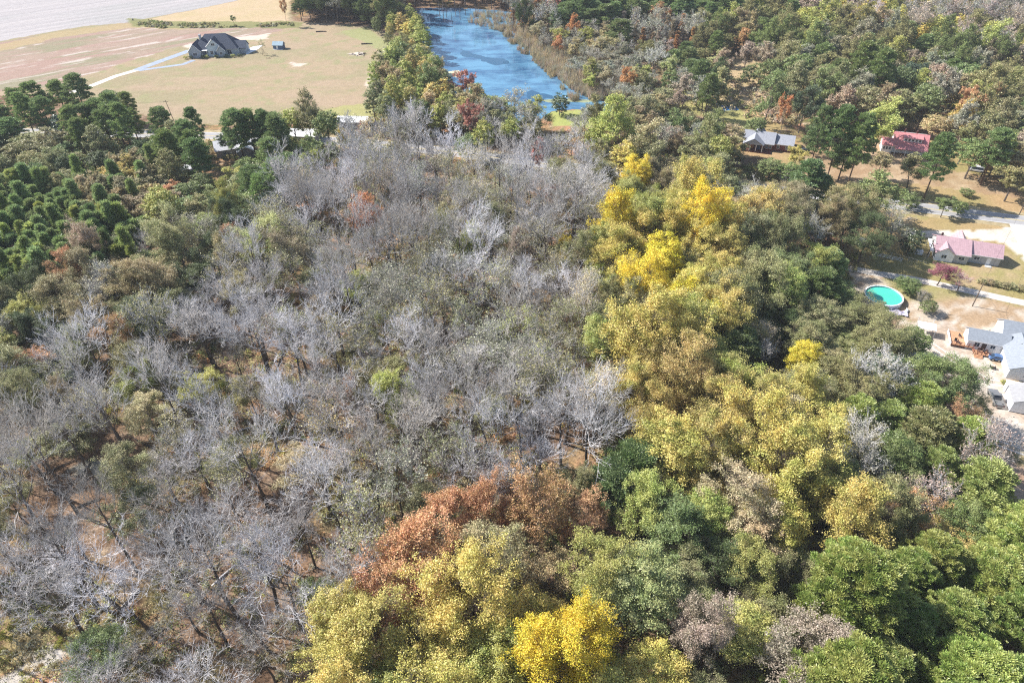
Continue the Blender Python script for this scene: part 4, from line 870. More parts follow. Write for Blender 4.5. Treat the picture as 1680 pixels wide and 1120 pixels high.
NOCAN = [[(-60, 1030), (115, 1005), (150, 1050), (60, 1180), (-60, 1180)], [(-30, 980), (40, 975), (40, 1015), (-30, 1020)], [(1408, 448), (1510, 452), (1512, 505), (1408, 498)], [(745, 246), (838, 254), (834, 266), (745, 259)], [(1222, 212), (1312, 218), (1312, 258), (1222, 256)], [(1446, 212), (1545, 215), (1540, 252), (1446, 250)],
         [(1460, 325), (1700, 345), (1700, 500), (1580, 480), (1520, 450)], [(1495, 505), (1700, 510), (1700, 690), (1620, 690), (1520, 590)], [(705, 20), (850, 25), (900, 90), (960, 160), (890, 165), (740, 120), (705, 90)],
         [(1310, 262), (1480, 262), (1480, 320), (1370, 318)], [(338, 246), (378, 244), (378, 276), (338, 276)], [(170, 212), (240, 212), (240, 226), (170, 226)], [(488, 216), (552, 216), (552, 232), (488, 232)]]
NC = 110000
KIND_H = 17.0
_d = -np.array(sdir[:2]) / sdir[2]
SUNNY = [(gp(1450, 485)[:2], 6.5), (gp(1490, 240)[:2], 8), (gp(1590, 415)[:2], 9), (gp(1265, 240)[:2], 7), (gp(1600, 580)[:2], 8), (gp(1640, 655)[:2], 5), (gp(1560, 600)[:2], 6), (gp(800, 256)[:2], 3)]
def shades(x, y, h):
    for c, r_ in SUNNY:
        for f in (.4, .7, 1.0):
            if np.hypot(x + _d[0] * h * f - c[0], y + _d[1] * h * f - c[1]) < r_ + 2.5: return True
    return False
for o_ in [o for o in scene.collection.objects if o.type == 'EMPTY' and 'label' in o]:
    hh = o_.scale[2] * 17
    if np.hypot(o_.location[0] - SUNNY[0][0][0], o_.location[1] - SUNNY[0][0][1]) < 30 and shades(o_.location[0], o_.location[1], hh): print('SHADES', o_['label'], hh)
cy = 30 + (620 - 30) * rng.random(NC) ** 1.3
cxx = (rng.random(NC) * 2 - 1) * (cy * .80 + 62)
todo = []
for x, y in zip(cxx, cy):
    u_, v_ = pix((x, y, 12.0))
    if not (-110 < u_ < 1790 and -40 < v_ < 1300): continue
    zi = None
    for i in range(len(ZONES) - 1, -1, -1):
        bb = ZW[i][1]
        if bb[0] <= u_ <= bb[2] and bb[1] <= v_ <= bb[3] and inpoly(np.float64(u_), np.float64(v_), ZW[i][0]): zi = i; break
    if zi is None: continue
    nm, _, sp, mix = ZONES[zi]
    sp = sp * SPF
    sp *= .8 + .45 * float(vnoise(np.array(x / 3.1), np.array(y / 3.1)))
    if near_any(x, y, sp): continue
    if shades(x, y, KIND_H): continue
    if on_road(x, y) or inpoly(np.float64(x), np.float64(y), NOTREE_POND) or any(inpoly(np.float64(x), np.float64(y), q) for q in NOTREE): continue
    k = rnd.random() * sum(q[0] for q in mix)
    for w_, kind, col, al, hs_ in mix:
        k -= w_
        if k <= 0: break
    H0 = KIND[kind][3] * hs_ * rnd.uniform(.70, 1.22)
    rr = KIND[kind][4] * (.38 + .70 * hs_) * rnd.uniform(.82, 1.22)
    if any(inpoly(np.float64(a_[0]), np.float64(a_[1]), np_) for a_ in [pix((x + dx_ * rr, y, zz_ * H0)) for dx_, zz_ in ((0, 1), (0, .6), (-.8, .7), (.8, .7))] for np_ in NOCAN): continue
    GRID.setdefault((int(x // 6), int(y // 6)), []).append((x, y, sp))
    todo.append((math.hypot(x, y), kind, x, y, H0, rr, col, al, nm, sp))
todo.sort(key=lambda t: t[0])
for _, kind, x, y, H0, rr, col, al, nm, sp in todo:
    plant(kind, x, y, H0, rr, col, al, place=nm, space=.1)
print('TREES', COUNT, sum(COUNT.values()), {k: len(v) for k, v in MASS.items()})
for k_, v_ in MASS.items():
    build_mass(k_, v_, {'far_bare_woods': 'bare and nearly bare trees far off between the houses and the pond', 'far_leafy_woods': 'far off mixed autumn woods beyond the houses'}[k_])

# fallen logs on the floor of the bare wood
LOGZ = wpoly([(0, 700), (300, 520), (620, 560), (960, 640), (950, 840), (600, 930), (500, 1110), (0, 1110)])
lw = np.array(LOGZ); k = 0
while k < 46:
    c = lw.min(0) + (lw.max(0) - lw.min(0)) * rng.random(2)
    if not inpoly(c[0], c[1], LOGZ): continue
    u_, v_ = pix((c[0], c[1], 0)); L_ = rnd.uniform(3, 8)
    if not (10 < u_ < 1670 and v_ < 1110): continue
    tn_ = ['pale', 'grey', 'dark', 'broken', 'mossy'][k % 5]
    t = thing('fallen_log', f'{tn_} fallen log on the wood floor, {u_ / 16.8:.1f}% across {v_ / 11.2:.1f}% down', 'log', (c[0], c[1], 0), rnd.random() * 6.28, 'fallen logs in the bare wood')
    mt_ = {'pale': MATS['twig_bark'], 'grey': MATS['twig_bark']}.get(tn_, BARK)
    MB().tube([(-L_ / 2, 0, .2), (-L_ / 6, .15, .25), (L_ / 5, .1, .22), (L_ / 2, -.2, .15)], [.22, .19, .14, .05], 6).build('trunk', mt_, t)
    b_ = MB()
    for j in range(6):
        x_ = rnd.uniform(0, L_ / 2); a_ = rnd.uniform(-1.2, 1.2); l2 = rnd.uniform(.6, 2); b_.tube([(x_, 0, .2), (x_ + l2 * math.cos(a_), l2 * math.sin(a_), rnd.uniform(.2, .9))], [.05, .015], 4)
    b_.build('branches', mt_, t); k += 1

# ------------------------------------------------------------------ buildings
HA = math.radians(-21.5)
SHADEGLASS = solid('window_glass', (.03, .05, .08), .15, noise=.1)
WHITE = solid('white_paint', (.80, .80, .80), .6, noise=.04); WSID = ribbed('white_siding', (.80, .81, .83), 2, .2, .6, .12)
def gable(x0, x1, y0, y1, eave, ridge, axis='x', over=.35, th=.16):
    """walls (pentagon prism) and roof (folded plate) as two collectors; ridge runs along axis"""
    w, r = MB(), MB()
    if axis == 'x': a0, a1, b0, b1 = x0, x1, y0, y1
    else: a0, a1, b0, b1 = y0, y1, x0, x1
    bm_ = (b0 + b1) / 2; hw = (b1 - b0) / 2; sl = (ridge - eave) / hw
    w.prism([(b0, -.1), (b1, -.1), (b1, eave), (bm_, ridge), (b0, eave)], a0, a1, axis)
    e0 = eave - sl * over + .02
    r.prism([(b0 - over, e0), (bm_, ridge + .02), (b1 + over, e0), (b1 + over, e0 + th), (bm_, ridge + .02 + th * 1.15), (b0 - over, e0 + th)], a0 - over, a1 + over, axis)
    return w, r
def hip(x0, x1, y0, y1, eave, ridge, over=.5):
    """hipped roof, ridge along x"""
    r = MB(); w = (y1 - y0) / 2 + over; X0, X1, Y0, Y1 = x0 - over, x1 + over, y0 - over, y1 + over; ym = (y0 + y1) / 2
    r.poly([(X0, Y0, eave), (X1, Y0, eave), (X1, Y1, eave), (X0, Y1, eave), (X0 + w, ym, ridge), (X1 - w, ym, ridge)],
           [(3, 2, 1, 0), (0, 1, 5, 4), (1, 2, 5), (2, 3, 4, 5), (3, 0, 4)])
    return r
def window(parent, x, y, z, w, h, side='y-', frame=None, mull=1, name='window'):
    """frame with its pane, fixed 3 cm proud of a wall facing -y, +x or -x"""
    f, g = MB(), MB(); t = .09
    def bx(mb, a0, a1, z0, z1, d0, d1):
        if side == 'y-': mb.box(a0, a1, y - d1, y - d0, z0, z1)
        elif side == 'x-': mb.box(x - d1, x - d0, a0, a1, z0, z1)
        else: mb.box(x + d0, x + d1, a0, a1, z0, z1)
    c = x if side == 'y-' else y
    a0, a1 = c - w / 2, c + w / 2
    for q in ((a0, a0 + t, z, z + h), (a1 - t, a1, z, z + h), (a0 + t, a1 - t, z + h - t, z + h), (a0 + t, a1 - t, z, z + t)): bx(f, *q, .002, .05)
    for k in range(mull):
        m_ = a0 + (k + 1) * w / (mull + 1); bx(f, m_ - .03, m_ + .03, z + t, z + h - t, .002, .045)
    fo = f.build(name, frame or WHITE, parent)
    bx(g, a0 + t, a1 - t, z + t, z + h - t, .002, .02); g.build('pane', SHADEGLASS, fo)
    return fo
def door(parent, x, y, w=.95, h=2.05, z=.1, col=None, side='y-'):
    d = MB()
    if side == 'y-': d.box(x - w / 2, x + w / 2, y - .05, y - .003, z, z + h)
    else: d.box(x - .05, x - .003, y - w / 2, y + w / 2, z, z + h)
    o = d.build('door', col or WHITE, parent)
    k = MB().box(x + w * .32, x + w * .38, y - .09, y - .051, z + h * .45, z + h * .5) if side == 'y-' else MB().box(x - .09, x - .051, y + w * .3, y + w * .36, z + h * .45, z + h * .5)
    k.build('handle', solid('brass', (.4, .3, .1), .3, 1), o)
    return o
def loc_of(x, y): return (x, y, 0)

# -- house with the pink metal roof
PINKR = ribbed('pink_metal_roof', (.44, .29, .31), 0, .45, .45, .14)
h1 = thing('house', 'long house with a dull pink metal roof and grey walls beside the white sand drive', 'house', (119.4, 163.0, 0), HA)
GREYW = solid('pale_grey_wall', (.42, .42, .42), .8, noise=.08)
w, r = gable(0, 8.3, .3, 9.8, 2.7, 5.0); w.build('wall', GREYW, h1); r.build('roof', PINKR, h1)
w, r = gable(8.55, 16.3, 1.9, 8.6, 2.7, 4.85); w.build('wall', GREYW, h1); r.build('roof', PINKR, h1)
w, r = gable(.05, 4.6, -.1, 4.7, 2.65, 4.35, 'y'); w.build('wall', WSID, h1); r.build('roof', PINKR, h1)
w, r = gable(5.2, 8.4, 6, 11, 2.7, 4.6, 'y'); w.build('wall', GREYW, h1); r.build('roof', PINKR, h1)
for x, y, ww in ((2.2, -.1, 1.4), (6.6, .3, 1.6), (10.6, 1.9, 1.5)): window(h1, x, y, 1.0, ww, 1.1)
door(h1, 13.6, 1.9, 1.0, 2.0)
c_ = MB().box(.8, 1.3, 5.2, 5.7, 4.4, 5.9).build('chimney', solid('dark_brick', (.12, .07, .06), .8), h1)
MB().box(13.0, 14.6, .4, 1.85, 0, .12).build('step', solid('concrete', (.5, .48, .45), .9), h1)
MB().box(-1.3, -.4, 1.0, 8.2, 2.1, 2.2).box(-1.3, -1.2, 1, 1.1, 0, 2.1).box(-1.3, -1.2, 8.1, 8.2, 0, 2.1).build('awning', WHITE, h1)
h = thing('storage_box', 'small white box on the grass left of the pink metal roof', 'box', (115.6, 166.2, 0), HA)
MB().box(0, 2.0, 0, 1.2, 0, 1.0).build('body', WHITE, h, bevel=.04); MB().box(-.06, 2.06, -.06, 1.26, 1.002, 1.12).build('lid', solid('offwhite', (.7, .68, .66), .6), h)

# -- house with grey roof and porch gable
GREYR = solid('grey_shingle', (.30, .31, .345), .85, noise=.14, scale=2)
BRICK = solid('dark_red_brick', (.20, .07, .055), .85, noise=.2, scale=3)
h2 = thing('house', 'grey shingle roofed brick house with a gabled white porch behind dark bushes', 'house', (86.7, 241.2, 0), HA)
w, r = gable(0, 10.8, 1.2, 9.6, 2.8, 5.4); w.build('wall', BRICK, h2); r.build('roof', GREYR, h2)
w, r = gable(11.0, 17.6, 2.4, 10.8, 2.7, 4.6); w.build('wall', BRICK, h2); r.build('roof', GREYR, h2)
r = MB(); r.prism([(.1, 2.75), (3.9, 4.95), (7.7, 2.75), (7.7, 2.93), (3.9, 5.15), (.1, 2.93)], -1.7, 4.5, 'y'); r.build('porch_roof', GREYR, h2)
MB().prism([(.5, 2.78), (7.3, 2.78), (3.9, 4.85)], -1.3, -1.1, 'y').build('gable_panel', solid('porch_gable', (.50, .53, .56), .7), h2)
for x in (.6, 2.8, 5.0, 7.2): MB().box(x - .14, x + .14, -1.3, -1.02, .3, 2.775).build('porch_column', WHITE, h2)
MB().box(0, 10.6, -1.6, 1.18, 0, .3).build('porch_floor', BRICK, h2)
for x, ww in ((1.7, .9), (8.6, 1.0), (9.9, .9)): window(h2, x, 1.2, .95, ww, 1.5)
for x, ww in ((12.6, 1.0), (15.6, 1.0)): window(h2, x, 2.4, .95, ww, 1.3)
door(h2, 5.9, 1.2, 1.0, 2.1, .31, solid('blue_door', (.05, .12, .22), .5)); door(h2, 3.4, 1.2, 1.7, 2.1, .31, solid('orange_wood_door', (.42, .22, .06), .5))
w, r = gable(3.6, 7.2, 8, 12.6, 2.8, 5.0, 'y'); w.build('wall', BRICK, h2); r.build('roof', GREYR, h2)

# -- house with red metal roof
REDR = ribbed('red_metal_roof', (.56, .23, .23), 0, .5, .5, .12)
h3 = thing('house', 'white house with a bright red metal roof and a band of dormer windows', 'house', (136.2, 236.2, 0), HA)
w, r = gable(3.6, 14.6, 1.2, 9.2, 3.0, 6.0); w.build('wall', WSID, h3); r.build('roof', REDR, h3)
w, r = gable(0, 3.5, .2, 6.6, 2.8, 4.2); w.build('wall', WSID, h3); r.build('roof', REDR, h3)
r = MB().prism([(-1.7, 2.35), (1.4, 2.95), (1.4, 3.08), (-1.7, 2.48)], 4.2, 15.0, 'x'); r.build('porch_roof', REDR, h3)
for x in (4.4, 7.8, 11.2, 14.7): MB().box(x - .08, x + .08, -1.6, -1.44, 0, 2.38).build('porch_column', WHITE, h3)
d3 = MB().box(6.6, 12.6, 2.3, 4.8, 3.9, 5.25).build('dormer', WSID, h3)
MB().prism([(2.0, 5.27), (5.1, 5.75), (5.1, 5.88), (2.0, 5.4)], 6.3, 12.9, 'x').build('dormer_roof', REDR, d3)
for k in range(5): window(d3, 7.3 + k * 1.15, 2.3, 4.15, .85, .95, mull=0)
for k in range(3): window(h3, .8 + k * .95, .2, 1.1, .8, 1.2, mull=0)
for x in (6.5, 9.5, 12.5): window(h3, x, 1.2, 1.0, 1.1, 1.4)
MB().box(6.6, 7.1, 6.4, 6.9, 4.8, 6.9).build('chimney', solid('dark_brick', (.12, .07, .06), .8), h3); MB().box(10.6, 11.1, 6.4, 6.9, 4.8, 6.7).build('chimney', solid('dark_brick', (.12, .07, .06), .8), h3)
h4 = thing('outbuilding', 'long brown roofed outbuilding with a white edge behind the red roofed house', 'shed', (145.0, 243.5, 0), HA)
w, r = gable(0, 10, 0, 4.5, 2.5, 3.3); w.build('wall', solid('brown_wall', (.17, .11, .10), .8), h4); r.build('roof', solid('brown_roof', (.20, .15, .15), .8, noise=.3), h4)
MB().box(-.4, 10.4, 4.95, 5.1, 2.2, 2.75).build('fascia', WHITE, h4)

# -- large blue-grey house in the field
h5 = thing('large_house', 'large dark blue roofed house with many gables alone in the far field', 'house', (-164.0, 371.5, 0), math.radians(3))
BLUER = solid('dark_blue_shingle', (.04, .055, .09), .8, noise=.15, scale=1.5); BLUEW = solid('blue_grey_stone', (.34, .39, .45), .85, noise=.2, scale=2)
MB().box(1, 25, 1, 13, -.1, 3.2).build('wall', BLUEW, h5); hip(2, 24.5, 1, 13, 3.15, 9.4).build('roof', BLUER, h5)
w, r = gable(9.5, 16.5, -.2, 7, 5.0, 8.3, 'y', .3); w.build('wall', solid('gable_blue', (.50, .60, .66), .7), h5); r.build('roof', BLUER, h5)
w, r = gable(.2, 6.4, -1.6, 8, 3.1, 6.6, 'y', .4); w.build('wall', BLUEW, h5); r.build('roof', BLUER, h5)
w, r = gable(14.6, 18.6, -1.4, 4, 3.1, 5.4, 'y', .3); w.build('wall', BLUEW, h5); r.build('roof', BLUER, h5)
w, r = gable(22, 28, 3, 10, 2.9, 5.6, 'x', .4); w.build('wall', BLUEW, h5); r.build('roof', BLUER, h5)
for x, y, z, ww, hh in ((13, -.2, 5.2, 1.8, 1.3), (3.3, -1.6, 1.0, 2.2, 1.5), (8.2, 1, 1.0, 1.6, 1.6), (11.5, -.2, 1.0, 1.5, 1.8), (16.6, -1.4, 1.0, 1.4, 1.5), (20.2, 1, .5, 2.2, 2.3), (24.0, 3, .8, 1.2, 1.6)): window(h5, x, y, z, ww, hh)
for x0, x1, y, e_, rr_ in ((9.5, 16.5, -.56, 5.0, 8.3), (.2, 6.4, -2.06, 3.1, 6.6), (14.6, 18.6, -1.76, 3.1, 5.4)):
    xm = (x0 + x1) / 2; MB().tube([(x0 - .3, y, e_ - .2), (xm, y, rr_ + .08), (x1 + .3, y, e_ - .2)], .16, 4).build('gable_trim', WHITE, h5)
MB().box(6.5, 9.4, -1.0, .9, 3.0, 3.2).box(6.6, 6.8, -.9, -.7, 0, 2.99).box(9.1, 9.3, -.9, -.7, 0, 2.99).build('porch', WHITE, h5)
MB().box(5.2, 6.2, 5, 6, 6, 9.6).build('chimney', solid('pale_stone', (.5, .5, .52), .8), h5)
door(h5, 9.8 + 3.6, -.2, 1.2, 2.3, .1, solid('blue_door', (.05, .12, .22), .5))
for i, x in enumerate((-1.5, 1.2, 7.4, 9, 14.2, 19.2, 22.5, 26)):
    at_ = gp(312 + 0, 93); sh = plant('shrub', -164 + x, 371.5 - 2.6 + .05 * x, 1.5, 1.2, 'dk' if i % 3 else 'ygreen', .4, f'{["round dark", "pale", "low", "tidy", "clipped", "bushy", "compact", "rounded"][i]} shrub along the front of the large blue house', 'shrubs before the large blue house')
sheet('patio', [(400, 84), (415, 77), (432, 74), (422, 82), (405, 90)], .03, WHITE, kind='structure')
h6 = thing('garden_shed', 'small blue shed with a white door standing alone in the far field', 'shed', (-123.6, 382.2, 0), math.radians(-6))
w, r = gable(0, 5.2, 0, 3.6, 2.2, 3.5); w.build('wall', solid('shed_blue', (.10, .15, .24), .7), h6); r.build('roof', solid('shed_roof', (.28, .38, .44), .7), h6); door(h6, 2.2, 0, .9, 1.8); MB().box(0, 5.2, -.5, -.02, 0, .18).build('step', WHITE, h6)

# -- white house with the deck
GR2 = solid('blue_grey_shingle', (.25, .275, .31), .85, noise=.12, scale=2)
h7 = thing('house', 'white house with grey shingle roof and an orange wooden deck', 'house', (111.2, 113.4, 0), HA)
w, r = gable(.0, 6.8, 0, 12, 2.8, 4.6, 'y'); w.build('wall', WSID, h7); r.build('roof', GR2, h7)
w, r = gable(-7.2, 1.0, 8.7, 13.4, 2.8, 4.3); w.build('wall', WSID, h7); r.build('roof', GR2, h7)
w, r = gable(.4, 14, 11.8, 19.5, 2.8, 5.3); w.build('wall', WSID, h7); r.build('roof', GR2, h7)
w, r = gable(6.9, 14, 1.5, 9, 2.8, 4.5); w.build('wall', WSID, h7); r.build('roof', GR2, h7)
window(h7, 3.6, 0, 1.1, 1.3, 1.2); window(h7, -1.9, 8.7, 1.2, 1.1, 1.0); window(h7, -5.2, 8.7, 1.0, 1.2, 1.3); door(h7, -3.7, 8.7, .95, 2.05, .35, solid('dark_door', (.08, .06, .06), .5))
DECKW = solid('orange_deck_wood', (.50, .27, .15), .75, noise=.15, scale=3); DRAIL = solid('red_brown_rail', (.22, .07, .05), .7)
h8 = thing('wooden_deck', 'orange wooden deck with dark rails and steps joined to the white house', 'deck', (111.2, 113.4, 0), HA)
dk = MB()
for k in range(19): dk.box(-10.4 + k * .245, -10.18 + k * .245, 8.4, 13.9, .72, .78)
dk.box(-10.4, -5.8, 8.45, 8.6, .5, .715).box(-10.4, -5.8, 13.7, 13.85, .5, .715); dk.build('platform', DECKW, h8)
MB().box(-5.75, -2.4, 6.6, 8.35, .35, .45).build('lower_platform', DECKW, h8)
MB().box(-10.5, -10.42, 8.3, 13.9, .3, 1.1).build('skirt', WHITE, h8)
def railing(parent, p, q, z0, z1, n):
    m_ = MB(); p = np.array(p, float); q = np.array(q, float)
    for k in range(n + 1):
        c = p + (q - p) * k / n; m_.box(c[0] - .05, c[0] + .05, c[1] - .05, c[1] + .05, z0, z1)
    for z in (z1 - .05, (z0 + z1) / 2): m_.tube([(*p, z), (*q, z)], .045, 4)
    return m_.build('railing', DRAIL, parent)
railing(h8, (-10.3, 8.35), (-5.8, 8.35), .3, 1.7, 5); railing(h8, (-5.8, 6.6), (-2.4, 6.6), .2, 1.3, 4); railing(h8, (-5.8, 6.6), (-5.8, 8.3), .3, 1.4, 2)
st_ = MB()
for k in range(3): st_.box(-5.6, -3.8, 6.2 - .35 * k, 6.53 - .35 * k, 0, .36 - .12 * k)
st_.build('steps', DECKW, h8)
def local(o, x, y, z=0):
    c_, s_ = math.cos(HA), math.sin(HA); return (o[0] + x * c_ - y * s_, o[1] + x * s_ + y * c_, z)
def chair(label, x, y, z, rz, col):
    t = thing('patio_chair', label, 'chair', (x, y, z), rz, 'patio chairs on the deck'); m_ = solid(col[0], col[1], .6)
    MB().box(-.28, .28, -.28, .28, .40, .46).build('seat', m_, t); MB().box(-.28, .28, .24, .30, .462, 1.0).build('backrest', m_, t)
    for sx_ in (-.25, .25):
        for sy_ in (-.25, .22): MB().box(sx_ - .025, sx_ + .025, sy_ - .025, sy_ + .025, 0, .398).build('leg', m_, t)
DK = ('black_plastic', (.03, .03, .035))
for i, (x, y) in enumerate(((-9.4, 9.4), (-8.8, 9.1), (-8.2, 11.8))):
    p = local((111.2, 113.4), x, y, .78); chair(['dark patio chair at the corner of the deck', 'dark patio chair second from the deck corner', 'dark patio chair alone at the middle of the deck'][i], p[0], p[1], p[2], HA + i, DK)
for i, (x, y) in enumerate(((-4.6, 7.6), (-3.6, 7.5), (-3.0, 7.9))):
    p = local((111.2, 113.4), x, y, .45); chair(['chair nearest the deck steps on the lower platform', 'chair in the middle of the lower platform', 'chair against the wall end of the lower platform'][i], p[0], p[1], p[2], HA + i * 1.4, ('dark_wicker', (.12, .07, .06)))

h9 = thing('garage', 'white gabled garage with a grey roof beside the pickup truck', 'garage', (105.9, 102.9, 0), HA)
w, r = gable(0, 6.8, 0, 5.6, 2.7, 4.5, 'y', .2); w.build('wall', WSID, h9); r.build('roof', solid('warm_grey_shingle', (.29, .29, .30), .85, noise=.12, scale=2), h9)
window(h9, 3.6, 0, 1.2, .9, 1.1); MB().box(0, 6.8, -.04, -.003, 0, .15).build('footing', solid('dark_footing', (.06, .06, .08), .9), h9)
h10 = thing('porch_box', 'low white roofed bay between the garage and the white house', 'annex', (108.3, 108.8, 0), HA)
MB().box(0, 3.2, 0, 1.6, 0, 2.1).build('wall', WSID, h10); MB().box(-.15, 3.35, -.15, 1.75, 2.103, 2.22).build('roof', WHITE, h10)
for i in range(4):
    p = local((109.6, 111.4), i * 1.15, .2); plant('shrub', p[0], p[1], 1.0, .75, 'ygreen', .4, f'{["first", "second", "third", "last"][i]} yellow-green shrub from the corner in the bed by the white house', 'shrubs in the bed between house and garage')

for k, px_ in enumerate(([(1500, 585), (1560, 620), (1610, 680), (1660, 700)], [(1520, 560), (1580, 600), (1620, 625), (1660, 632)], [(1560, 690), (1620, 720), (1690, 745)])):
    for o_ in (-.8, .8): strip('wheel_rut', px_, .45, .010 + .003 * k, MATS['rut_sand'], off=o_, kind='structure')
# -- round pool
pc = gp(1450, 485, 1.2); PX, PY = pc[0], pc[1]
pl = thing('swimming_pool', 'round above-ground pool with white rim and turquoise water', 'pool', (PX, PY, 0), HA)
def ring(r0, r1, z0, z1, n=64):
    m_ = MB(); pts = []
    for k in range(n):
        t = 2 * math.pi * k / n; c, s = math.cos(t), math.sin(t); pts += [(r0 * c, r0 * s, z0), (r1 * c, r1 * s, z0), (r1 * c, r1 * s, z1), (r0 * c, r0 * s, z1)]
    fs = []
    for k in range(n):
        a_, b_ = 4 * k, 4 * ((k + 1) % n)
        for q in range(4): fs.append((a_ + q, a_ + (q + 1) % 4, b_ + (q + 1) % 4, b_ + q))
    return m_.poly(pts, fs)
def disc(r, z, n=64): return MB().poly([(r * math.cos(2 * math.pi * k / n), r * math.sin(2 * math.pi * k / n), z) for k in range(n)], [tuple(range(n))])
ring(4.55, 4.62, 0, 1.28).build('wall', solid('pool_wall', (.62, .64, .68), .5), pl); ring(4.42, 4.72, 1.283, 1.34).build('rim', WHITE, pl)
disc(4.548, .95).build('water', solid('turquoise_pool_water', (.07, .50, .38), .3, noise=.04, scale=.3, spec=.3), pl)
p = local((PX, PY), 3.2, -5.1)
tp = thing('tarp', 'crumpled grey and purple tarp lying at the foot of the pool', 'tarp', (p[0], p[1], 0), HA)
n = 18; xs = np.linspace(-2.8, 2.4, n); ys = np.linspace(-1.3, 1.0, n); XX, YY = np.meshgrid(xs, ys); ZZ = .12 + .75 * np.clip(fbm(XX * 1.3 + 4, YY * 1.3, 3) - .32, 0, 1) * 1.6
Vt = np.stack([XX.ravel() + .3 * rng.normal(size=n * n) * .3, YY.ravel() + .1 * rng.normal(size=n * n), ZZ.ravel()], 1); it = np.arange(n * n).reshape(n, n)
Ft = np.stack([it[:-1, :-1], it[:-1, 1:], it[1:, 1:], it[1:, :-1]], -1).reshape(-1, 4)
link('sheet', mesh_np('sheet', Vt, [Ft], [solid('lilac_tarp', (.42, .38, .48), .6, noise=.5, scale=.6)]), tp)
p = local((PX, PY), 5.6, -3.4)
tp = thing('pool_liner', 'folded white liner beside the lilac tarp', 'liner', (p[0], p[1], 0), HA)
MB().tube([(-.9, -1.2, .15), (-.2, -.6, .3), (.1, .1, .25), (.0, .9, .2)], [.18, .35, .3, .12], 8).build('roll', WHITE, tp)

for y in (-.3, .3): MB().tube([(-4.95, y, 0), (-4.75, y, 1.75), (-4.45, y, 1.75), (-4.3, y, .9)], .035, 6).build('ladder_rail', solid('chrome', (.5, .5, .5), .25, .9), pl)
for k in range(4): MB().box(-4.96 + .04 * k, -4.86 + .04 * k, -.28, .28, .25 + .3 * k, .29 + .3 * k).build('ladder_step', WHITE, pl)
# -- white roofed shelter with a table under it
sh = thing('shelter', 'small open shelter with a flat white roof on the sandy yard', 'shelter', (98.5, 129.6, 0), HA)
MB().prism([(0, 2.1), (2.6, 2.35), (2.6, 2.43), (0, 2.18)], 0, 4.1, 'x').build('roof', WHITE, sh)
for x in (.1, 3.9):
    for y in (.1, 2.4): MB().box(x - .05, x + .05, y - .05, y + .05, 0, 2.1).build('post', WHITE, sh)
for x in (.1, 3.4):
    MB().box(x - .04, x + .04, 2.7, 2.78, 0, 3.6).build('pole', WHITE, sh)
p = local((98.5, 129.6), 2.2, -.4); tb = thing('picnic_table', 'pale picnic table half under the white roofed shelter', 'table', (p[0], p[1], 0), HA)
MB().box(-.9, .9, -.35, .35, .70, .75).build('tabletop', solid('pale_wood', (.55, .48, .42), .8), tb)
for sx_ in (-.7, .7): MB().box(sx_ - .05, sx_ + .05, -.5, .5, 0, .698).build('leg', solid('pale_wood', (.55, .48, .42), .8), tb)
for sy_ in (-.65, .65): MB().box(-.9, .9, sy_ - .12, sy_ + .12, .42, .46).build('bench', solid('pale_wood', (.55, .48, .42), .8), tb)

# -- hidden house in the trees at the left
hp = gp(352, 290)
h11 = thing('house', 'pale roofed house almost hidden among the pines', 'house', (-108.5, 243.0, 0), math.radians(20))
w, r = gable(0, 11, 0, 8, 2.8, 5.0); w.build('wall', solid('dim_wall', (.35, .33, .33), .8), h11); r.build('roof', solid('pale_roof', (.66, .66, .70), .7), h11)
w, r = gable(7.5, 13.5, -4.5, 4, 2.7, 4.4, 'y'); w.build('wall', solid('dim_wall', (.35, .33, .33), .8), h11); r.build('roof', solid('pale_roof', (.66, .66, .70), .7), h11)
window(h11, 3, 0, 1, 1.3, 1.2); door(h11, 5.5, 0)
h12 = thing('shed', 'white roofed shed below the hidden house', 'shed', (-118.0, 229.0, 0), math.radians(8))
w, r = gable(0, 5, 0, 3.4, 2.1, 2.9); w.build('wall', solid('dim_wall', (.35, .33, .33), .8), h12); r.build('roof', solid('pale_roof', (.66, .66, .70), .7), h12); door(h12, 2, 0)
h13 = thing('building', 'long white roofed building behind the pines by the highway', 'building', (-90, 257.0, 0), math.radians(-8))
w, r = gable(0, 16, 0, 7, 2.8, 4.3); w.build('wall', solid('dim_wall', (.35, .33, .33), .8), h13); r.build('roof', WHITE, h13)
for x in (2.5, 6, 12): window(h13, x, 0, 1, 1.2, 1.2)
door(h13, 9, 0)
h14 = thing('building', 'white roof showing through the trees at the end of the hidden driveway', 'building', (-68.5, 270, 0), math.radians(-5))
w, r = gable(0, 12, 0, 6, 2.6, 3.8); w.build('wall', solid('dim_wall', (.35, .33, .33), .8), h14); r.build('roof', WHITE, h14); door(h14, 6, 0)

def trim(parent, x0, x1, y, z):
    MB().box(x0 - .36, x1 + .36, y - .40, y - .352, z - .28, z - .06).build('gutter', WHITE, parent)
trim(h1, 8.9, 16.3, 1.9, 2.75); trim(h1, 5.2, 8.3, .3, 2.75); trim(h2, 11.0, 17.6, 2.4, 2.75); trim(h2, 7.8, 10.8, 1.2, 2.8); trim(h7, -7.2, -.4, 8.7, 2.8)
for hh, pts in ((h1, ((4.5, 6.2, 4.3), (11.5, 6.4, 4.3))), (h2, ((8.2, 6.6, 4.8), (14, 7.8, 4.1))), (h7, ((3.9, 5, 4.4), (2.8, 8, 4.3), (-3, 11.9, 4.0), (6, 14, 4.6))), (h9, ((2.6, 3.5, 4.1),))):
    for x, y, z in pts: MB().tube([(x, y, z - .3), (x, y, z + .35)], .09, 7).build('roof_vent', solid('vent_grey', (.25, .25, .26), .6), hh)
